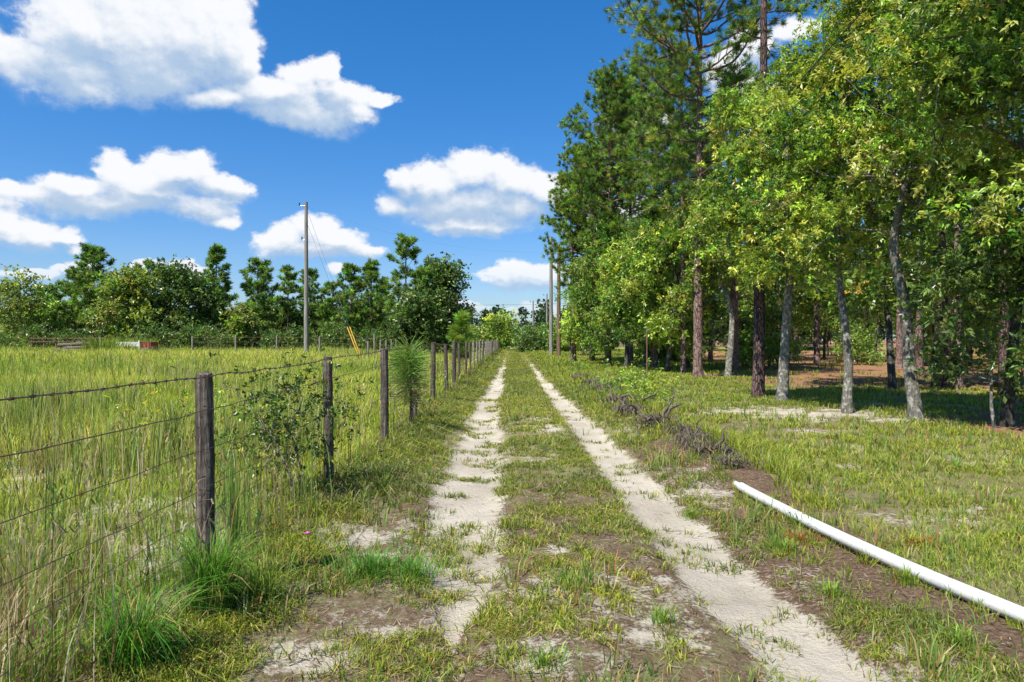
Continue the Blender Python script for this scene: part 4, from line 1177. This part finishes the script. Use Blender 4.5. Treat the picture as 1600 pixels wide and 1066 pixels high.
def cable(name, a, b, sag, label, r=.008, mat='cable', n=40, cat='cable'):
    a = np.array(a); b = np.array(b); t = np.linspace(0, 1, n)[:, None]
    P = a + (b - a) * t; P[:, 2] -= (4 * sag * t * (1 - t))[:, 0]
    o = a.copy(); mb = MB(); tube(mb, P - o, r, 5); ob = mb.build(name, MAT[mat], None, True, tuple(o))
    return tag(ob, label, cat)
cable('overhead_wire', (lP[0], 46, lP[2] + hP - .3), (lB[0], 56, lB[2] + hB - .6), 1.0, 'thin wire strung across the sky from the lone field pole to the brown pole', .002)
cable('overhead_wire', (lB[0], 56, lB[2] + hB - .7), (6.0, -4, 9.5), 3.6, 'black service wire slanting up across the oak crowns at top right', .011)
cable('overhead_wire', (-120, 100, 8.4), (lB[0] + 8, 104, 7.0), 1.2, 'far thin wire low over the distant trees beyond the crossing road', .014)
for k, (p0, p1, tpx, ty) in enumerate(((565.5, 549.5, 549, 0), (561.5, 545, 545, 0))):
    a = np.array(gp(566 - 3 * k, 44)); top = np.array((lP[0] + .05, 46, lP[2] + hP - .5 - .9 * k))
    root = empty('guy_wire', tuple(a), ('right' if k == 0 else 'left') + ' hand guy wire of the field pole in an orange yellow plastic guard', 'guy wire')
    mb = MB(); tube(mb, [(0, 0, -.1), tuple(top - a)], .008, 4); mb.build('strand', MAT['steel'], root)
    d = (top - a); d /= np.linalg.norm(d)
    mb = MB(); tube(mb, [tuple(d * s) for s in (0., .1, 1.2, 2.4, 2.45)], [.022, .028, .028, .026, .015], 10); mb.build('guard', MAT['guard'], root, True)

# ------------------------------------------------------------------ old trailer and log pile in the field
def junk():
    rng = R_(540)
    loc = gp(200, 52); root = empty('old_trailer', (loc[0], loc[1], loc[2] + .12), 'low old flat trailer with red ends and a pale side board in the tall grass', 'trailer')
    mb = MB(); box(mb, (0, 0, .38), (3.9, 1.6, .12)); mb.build('deck', MAT['grey_board'], root)
    mb = MB(); box(mb, (.35, -.84, .72), (1.9, .05, .34)); mb.build('side_board', MAT['white_panel'], root)
    mb = MB(); box(mb, (1.75, -.2, .64), (.75, 1.1, .40)); box(mb, (1.75, -.2, .86), (.8, 1.15, .04)); box(mb, (1.75, -.77, .64), (.05, .04, .36)); box(mb, (1.5, -.77, .64), (.04, .04, .36)); box(mb, (2.0, -.77, .64), (.04, .04, .36)); mb.build('tool_box', MAT['rust_red'], root)
    mb = MB(); box(mb, (1.32, -.86, .55), (.10, .08, .9)); mb.build('stake_post', MAT['white_panel'], root)
    mb = MB(); tube(mb, [(-1.95, 0, .38), (-3.0, 0, .35)], .05, 6); mb.build('drawbar', MAT['rust_red'], root)
    for s in (-1, 1):
        mb = MB(); tube(mb, [(-.1, s * .72 - .1, .1), (-.1, s * .72 + .1, .1)], .32, 20); w = mb.build('wheel', MAT['rubber'], root)
        mb = MB(); tube(mb, [(-.1, s * .84 - .02, .1), (-.1, s * .84 + .02, .1)], .15, 14); mb.build('rim', MAT['steel'], w)
    loc = gp(122, 53)
    logs = []
    for i in range(15):
        y = (i // 6) * .0; row = 0 if i < 7 else (1 if i < 12 else 2); k = i - (0, 7, 12)[row]
        mb = MB(); L = rng.uniform(1.6, 2.6); tube(mb, [(-L / 2, 0, 0), (0, rng.normal(0, .02), rng.normal(0, .02)), (L / 2, 0, 0)], rng.uniform(.1, .15), 9, None, True, .06, rng)
        o = mb.build('log', MAT['dead'], None, True, (loc[0] + rng.normal(0, .25), loc[1] + (k - 3 + row * .5) * .26, loc[2] + .28 + row * .24)); o.rotation_euler = (0, rng.normal(0, .05), rng.normal(0, .12))
        tag(o, 'weathered grey log, ' + ('nearest', 'second nearest', 'third nearest', 'fourth nearest', 'fifth nearest', 'sixth nearest', 'farthest')[k if k < (6, 4, 2)[row] else 6] + ' of the ' + ('bottom', 'middle', 'top')[row] + ' row in the log pile', 'log', 'logs piled in the field')
    # tall bright clumps around them
    def clump(px, Y, h, wd, lab, n=260):
        l = gp(px, Y); mb = MB(); P = rng.normal(0, wd / 2.6, (n, 3)); P[:, 2] = 0
        blades(mb, P, rng.uniform(.5, 1, n) * h, np.full(n, .06), np.arctan2(P[:, 1], P[:, 0]), rng.uniform(.05, .45, n), pal(rng, n, [(.24, .32, .05), (.32, .38, .06), (.14, .22, .04)], [4, 3, 3]), .2, rng)
        tag(mb.build('tall_grass_clump', MAT['grass'], None, False, l), lab, 'grass clump')
    clump(161, 51, 1.7, 1.4, 'tall bright green grass clump between the log pile and the trailer', 420)
    clump(198, 54, 1.6, 1.2, 'bright green weed clump just behind the trailer deck')
    clump(227, 54, 1.5, .9, 'bright green weed clump behind the red end of the trailer')
    clump(182, 50, 1.25, 1.6, 'lower pale green weed clump in front of the trailer deck', 240)
junk()

# ------------------------------------------------------------------ pipe
def pipe():
    P = [(2.22, 6.62), (2.29, 6.0), (2.37, 5.35), (2.46, 4.7), (2.57, 4.1), (2.67, 3.58), (2.79, 3.0), (2.94, 2.3), (3.1, 1.5)]
    P = np.array(P); s = np.linspace(0, len(P) - 1, 60); x = np.interp(s, range(len(P)), P[:, 0]); y = np.interp(s, range(len(P)), P[:, 1])
    x = np.convolve(np.pad(x, 4, 'edge'), np.ones(9) / 9, 'valid')
    r = .044; zz = np.full(60, 0.); g = ground_z(x, y); 
    z = np.convolve(np.pad(g, 12, 'edge'), np.ones(25) / 25, 'valid') + r + .012
    o = np.array((x[0], y[0], 0)); root = empty('drain_pipe', tuple(o), 'long white plastic pipe lying on the ground right of the drive', 'pipe')
    pts = np.stack([x, y, z], 1) - o; th = np.linspace(0, 2 * np.pi, 28, endpoint=False)
    mb = MB(); tube(mb, pts, r, 28, None, False)
    mb.build('barrel', MAT['pvc'], root, True)
    d = pts[0] - pts[3]; d /= np.linalg.norm(d)
    mb = MB(); q = [pts[0] - d * .01, pts[0] + d * .015, pts[0] + d * .02, pts[0] + d * .16, pts[0] + d * .161, pts[0] + d * .05]
    tube(mb, q, [r * 1.03, r * 1.03, r * .66, r * .64, r * .52, r * .5], 24, None, False); tube(mb, [pts[0] + d * .05, pts[0] + d * .055], r * .5, 24)
    mb.build('reducer', MAT['pvc'], root)
pipe()

# ------------------------------------------------------------------ brush row: uprooted stumps, dead stems, shrubs
def brush():
    rng = R_(560)
    spots = [(26.5, 'farthest'), (23.5, 0), (20.5, 0), (18.0, 0), (14.2, 0), (12.6, 0), (10.9, 0), (9.9, 0), (8.9, 0), (8.2, 0), (7.45, 'nearest')]
    names = ['farthest grey root tangle of the brush row, deep in grass', 'grey dead palm stems in the brush row beyond the leafy shrub', 'low grey root tangle between the palm stems and the leafy shrub',
             'grey upturned stump left behind the leafy shrub', 'bleached root at the foot of the leafy shrub', 'pale broken stump with upright splinter in front of the leafy shrub',
             'dark root mass midway along the brush row', 'grey twisted root ball on the brush row berm', 'long grey dead stem lying toward the pipe', 'brown root tangle on litter short of the pipe', 'small grey root lump touching the pipe end']
    for (Y, _), lab in zip(spots, names):
        X = float(debris_x(np.array(Y))) + rng.normal(0, .08); sc = rng.uniform(.7, 1.0) * (1.15 if Y > 9 else .85) * (.55 if Y < 7.6 else 1)
        mb = MB()
        for k in range(9):
            st = np.array([rng.normal(0, .10), rng.uniform(-.4, .3), rng.uniform(.02, .10)]) * sc; d = np.array([rng.normal(0, .35), rng.choice([-1, 1]), rng.uniform(-.05, .08)]); pts = [st]
            for q in range(7): d = d + rng.normal(0, .35, 3) + [0, 0, -.06]; d /= np.linalg.norm(d); pts.append(pts[-1] + d * rng.uniform(.04, .10) * sc)
            r0 = rng.uniform(.010, .026) * sc; tube(mb, pts, r0 * np.array([.7, 1, 1.15, .8, .9, .7, .5, .25]), 7, None, True, .22, rng)
        for k in range(40):
            st = np.array([rng.normal(0, .13), rng.uniform(-.45, .45), rng.uniform(.0, .12)]) * sc; a = rng.uniform(0, 6.3)
            d = np.array([math.cos(a), math.sin(a), rng.uniform(-.1, .5)]); pts = [st]
            for q in range(4): d = d + rng.normal(0, .4, 3) + [0, 0, -.1]; d /= np.linalg.norm(d); pts.append(pts[-1] + d * rng.uniform(.03, .08) * sc)
            r0 = rng.uniform(.003, .008) * sc; tube(mb, pts, np.linspace(r0, r0 * .3, 5), 4, None, True)
        n = 260; Pb = rng.normal(0, 1, (n, 3)) * [.15, .26, 0] * sc + [0, 0, .02]
        blades(mb, Pb, rng.uniform(.06, .22, n) * sc, np.full(n, .010 + .0006 * Y), rng.uniform(0, 6.3, n), rng.uniform(.3, 1.6, n), np.full((n, 3), .5), .5, rng)
        o = mb.build('dead_root_clump', MAT['dead'], None, True, (X, Y, gz(X, Y) + .02)); o.rotation_euler = (0, 0, rng.normal(0, .3))
        tag(o, lab, 'dead roots')
    for px, Y, H, R, lab, n in ((1003, 14.6, .85, .42, 'leafy bright green shrub growing out of the brush row', 60), (968, 17.0, .6, .32, 'small green shrub left behind the leafy shrub on the brush row', 36),
                                (905, 27.5, .55, .4, 'low dark shrub at the far end of the brush row', 30)):
        oak('small_shrub', gp(px, Y), lab, R_(570 + int(px)), H, .12, R, .012, nl=7, ncl=n, tips=5, per=5, LL=.07, LW=.036, cols=OAKS_Y if px == 1003 else OAKS_G, cat='shrub', lobe=.7, sides=6)
    # oak scrub grown into the fence by the second post
    oak('fence_shrub', (FX - .22, 6.25, gz(FX - .22, 6.25)), 'wiry small leaved shrub grown through the wires at the second post', R_(590), 1.15, .38, .34, .016,
        path=[(0, 0, 0), (.05, 0, .2), (-.02, .02, .45)], nl=8, ncl=75, tips=6, per=7, LL=.042, LW=.024, cols=[(.10, .16, .03), (.18, .25, .04), (.05, .09, .02), (.34, .33, .05)], off=(-.06, 0), cat='shrub', lobe=.62, sides=7)
    oak('fence_vine', (FX - .1, 5.9, gz(FX - .1, 5.9)), 'thin yellowing bramble sprays reaching left along the second wire', R_(591), 1.12, .75, .3, .008,
        path=[(0, 0, 0), (-.1, 0, .4), (-.35, 0, .8)], nl=4, ncl=16, tips=3, per=5, LL=.045, LW=.022, cols=[(.38, .36, .04), (.24, .30, .05)], wts=(1, 1), off=(-.5, 0), cat='vine', lobe=.5, sides=6)
    # bottlebrush pine seedling at the fence
    loc = (-1.62, 10.9, gz(-1.62, 10.9)); root = empty('pine_seedling', loc, 'knee high to chest high longleaf pine seedling with drooping needles beside the fourth post', 'pine sapling')
    mb = MB(); tube(mb, [(0, 0, -.05), (.01, 0, .5), (-.03, 0, 1.0), (-.05, 0, 1.36)], [.03, .024, .018, .008], 8, None, True, .05, rng); mb.build('stem', MAT['pine_bark_dark'], root, True)
    mb = MB(); n = 34; t = rng.uniform(.2, 1, n) ** .7; tips = np.stack([-.05 * t, 0 * t, 1.33 * t], 1); a = rng.uniform(0, 6.3, n)
    dirs = np.stack([np.cos(a) * .5, np.sin(a) * .5, .9 * t - .35], 1)
    tc = np.where((t > .6)[:, None], pal(rng, n, [(.20, .32, .05), (.12, .22, .04)], [1, 1]), pal(rng, n, [(.16, .20, .06), (.30, .22, .10)], [2, 1]))
    needles(mb, rng, tips, dirs, .38, .006, 34, tc, .8, .35); mb.build('needles', MAT['needle'], root)
    # thin stake on the grass
    root = empty('thin_stake', gp(1011, 28.5), 'thin brown stake standing alone on the grass left of the sunlit pine', 'stake')
    mb = MB(); tube(mb, [(0, 0, -.2), (0, 0, 1.8)], [.032, .028], 8); mb.build('shaft', MAT['pole_brown'], root, True)
    mb = MB(); tube(mb, [(0, 0, 1.78), (0, 0, 1.86)], .04, 8); mb.build('cap', MAT['steel'], root, True)
brush()

# ------------------------------------------------------------------ near tufts
def near_tufts():
    rng = R_(600)
    def tuft(x, y, n, h, w, wd, cols, wts, lean, label, cat='grass tuft', name='grass_tuft', droop=.35, base=None):
        mb = MB(); a = rng.uniform(0, 6.3, n); r = np.abs(rng.normal(0, wd, n))
        P = np.stack([np.cos(a) * r, np.sin(a) * r, np.zeros(n)], 1)
        le = rng.uniform(.05, 1, n) ** .8 * lean
        # long arcs: three segments
        d = np.stack([np.cos(a + rng.normal(0, .8, n)), np.sin(a + rng.normal(0, .8, n)), np.zeros(n)], 1)
        H = h * rng.uniform(.3, 1.15, n); s = np.stack([-d[:, 1], d[:, 0], 0 * a], 1) * (w / 2 * rng.uniform(.6, 1.2, n))[:, None]
        K = 5; tt = np.linspace(0, 1, K + 1); rows = []
        for t in tt:
            z = H * (np.sin(t * (1.25 + le * .75)) / 1.05); o = H * le * t ** 1.6
            c = P + d * o[:, None]; c[:, 2] = np.maximum(z * (1 - .25 * le * t), .01)
            ww = (1 - t ** 2 * .93); rows += [c - s * ww, c + s * ww]
        V = np.stack(rows, 1).reshape(-1, 3); b = np.arange(n)[:, None] * (2 * K + 2)
        Q = np.concatenate([b + [2 * q, 2 * q + 1, 2 * q + 3, 2 * q + 2] for q in range(K)], 0)
        mb.add(V, Q); mb.c[-1] = np.repeat(pal(rng, n, cols, wts), 2 * K + 2, 0)
        return tag(mb.build(name, MAT['grass'], None, False, (x, y, gz(x, y) - .01)), label, cat)
    BR = [(.08, .23, .02), (.14, .31, .03), (.04, .13, .018), (.34, .30, .10)]
    tuft(-1.60, 3.62, 900, .46, .0055, .06, BR, [4, 4, 3, 2], .95, 'lush bright green needle tuft hiding the foot of the nearest post')
    tuft(-1.66, 2.98, 620, .36, .0055, .07, BR, [4, 3, 4, 2], 1.25, 'bright green sprawling tuft nearest the camera at bottom left')
    tuft(-1.42, 3.85, 260, .30, .005, .08, [(.22, .34, .05), (.32, .40, .07)], [1, 1], 1.1, 'light green tuft right behind the lush one at the nearest post')
    tuft(-.88, 4.30, 620, .17, .006, .16, [(.12, .28, .04), (.18, .34, .05), (.07, .18, .03)], [3, 2, 2], .8, 'blue green low grass patch left of the left wheel track')
    tuft(-.62, 4.22, 380, .13, .006, .12, [(.12, .28, .04), (.20, .34, .05), (.07, .18, .03)], [3, 2, 2], .9, 'smaller blue green patch touching the edge of the left wheel track')
    # small rosettes on the litter
    spots = [(1.95, 4.9, .12, 'rounded green tuft on the litter beside the pipe'), (2.35, 5.55, .15, 'ragged green tuft with orange tips close to the pipe'), (1.9, 4.05, .10, 'green rosette on litter right of the right wheel track'),
             (2.45, 4.25, .12, 'spreading green weed below the middle of the pipe'), (1.55, 5.9, .1, 'small green tuft on the right edge of the right wheel track'), (2.2, 3.35, .11, 'bright weed at the bottom right'),
             (.8, 3.6, .09, 'small grass tuft between the wheel tracks close to the camera'), (.35, 4.1, .10, 'grass tuft in the middle of the drive'), (.15, 3.1, .09, 'green rosette at the bottom middle of the drive')]
    for x, y, h, lab in spots:
        tuft(x, y, 170, h, .006, .07, [(.18, .32, .04), (.28, .38, .05), (.10, .2, .03), (.5, .2, .05)], [4, 3, 2, .5], .9, lab)
    # dry brown bunch and rusty weeds
    tuft(-2.15, 2.75, 380, .5, .005, .12, G_DRY, [2, 2, 2, 1], .55, 'tan dry bunch of dead grass at the lower left corner')
    tuft(-2.5, 3.5, 300, .6, .005, .15, G_DRY + [(.26, .30, .07)], [2, 2, 2, 1, 3], .45, 'mixed dry and green bunch inside the fence left of the nearest post')
    for x, y, lab in ((2.18, 5.15, 'rust coloured low weed on litter beside the pipe'), (2.95, 4.95, 'orange brown weed patch just beyond the pipe')):
        tuft(x, y, 160, .08, .007, .10, [(.38, .13, .04), (.5, .22, .06), (.25, .16, .05)], [3, 2, 2], .9, lab, 'weed', 'rusty_weed')
    # vertical rush like weeds by the fence
    for x, y, h, n, lab in ((-1.95, 4.75, .85, 70, 'tall thin green horseweed stems between the first two posts'), (-2.05, 5.1, .7, 60, 'shorter green horseweed stems behind the taller ones'), (-2.9, 4.3, .85, 60, 'pale tall stems left of the nearest post')):
        tuft(x, y, n, h, .007, .07, [(.15, .27, .06), (.22, .32, .07)], [1, 1], .14, lab, 'weed', 'horseweed')
    # dogfennel out in the field
    for px, Y, h, lab in ((55, 11.5, .75, 'dark feathery weed standing in the field at the left edge'), (85, 13, .6, 'second darker feathery weed just right of the left edge one'), (270, 8.2, .8, 'feathery weed left of the nearest post top')):
        X = (px - 800) / F * Y; tuft(X, Y, 120, h, .012, .08, [(.10, .14, .04), (.16, .18, .06)], [2, 1], .3, lab, 'weed', 'feathery_weed')
    # pink flower
    root = empty('pink_flower', (-1.33, 4.45, gz(-1.33, 4.45)), 'small pink flower low in the grass right of the nearest post', 'flower')
    mb = MB(); tube(mb, [(0, 0, 0), (.01, 0, .12), (0, -.01, .21)], .0025, 5); mb.build('stem', MAT['wire'], root)
    mb = MB()
    for k in range(6):
        a = k * math.pi / 3; c, s = math.cos(a), math.sin(a)
        mb.add([(0, -.01, .21), (c * .018 - s * .01, -.01 + s * .018 + c * .01, .222), (c * .036, -.01 + s * .036, .226), (c * .018 + s * .01, -.01 + s * .018 - c * .01, .222)], [[0, 1, 2, 3]])
    mb.build('petals', MAT['pink'], root)
near_tufts()
print('objects', len(bpy.data.objects), 'tris', sum(len(m.polygons) for m in bpy.data.meshes))
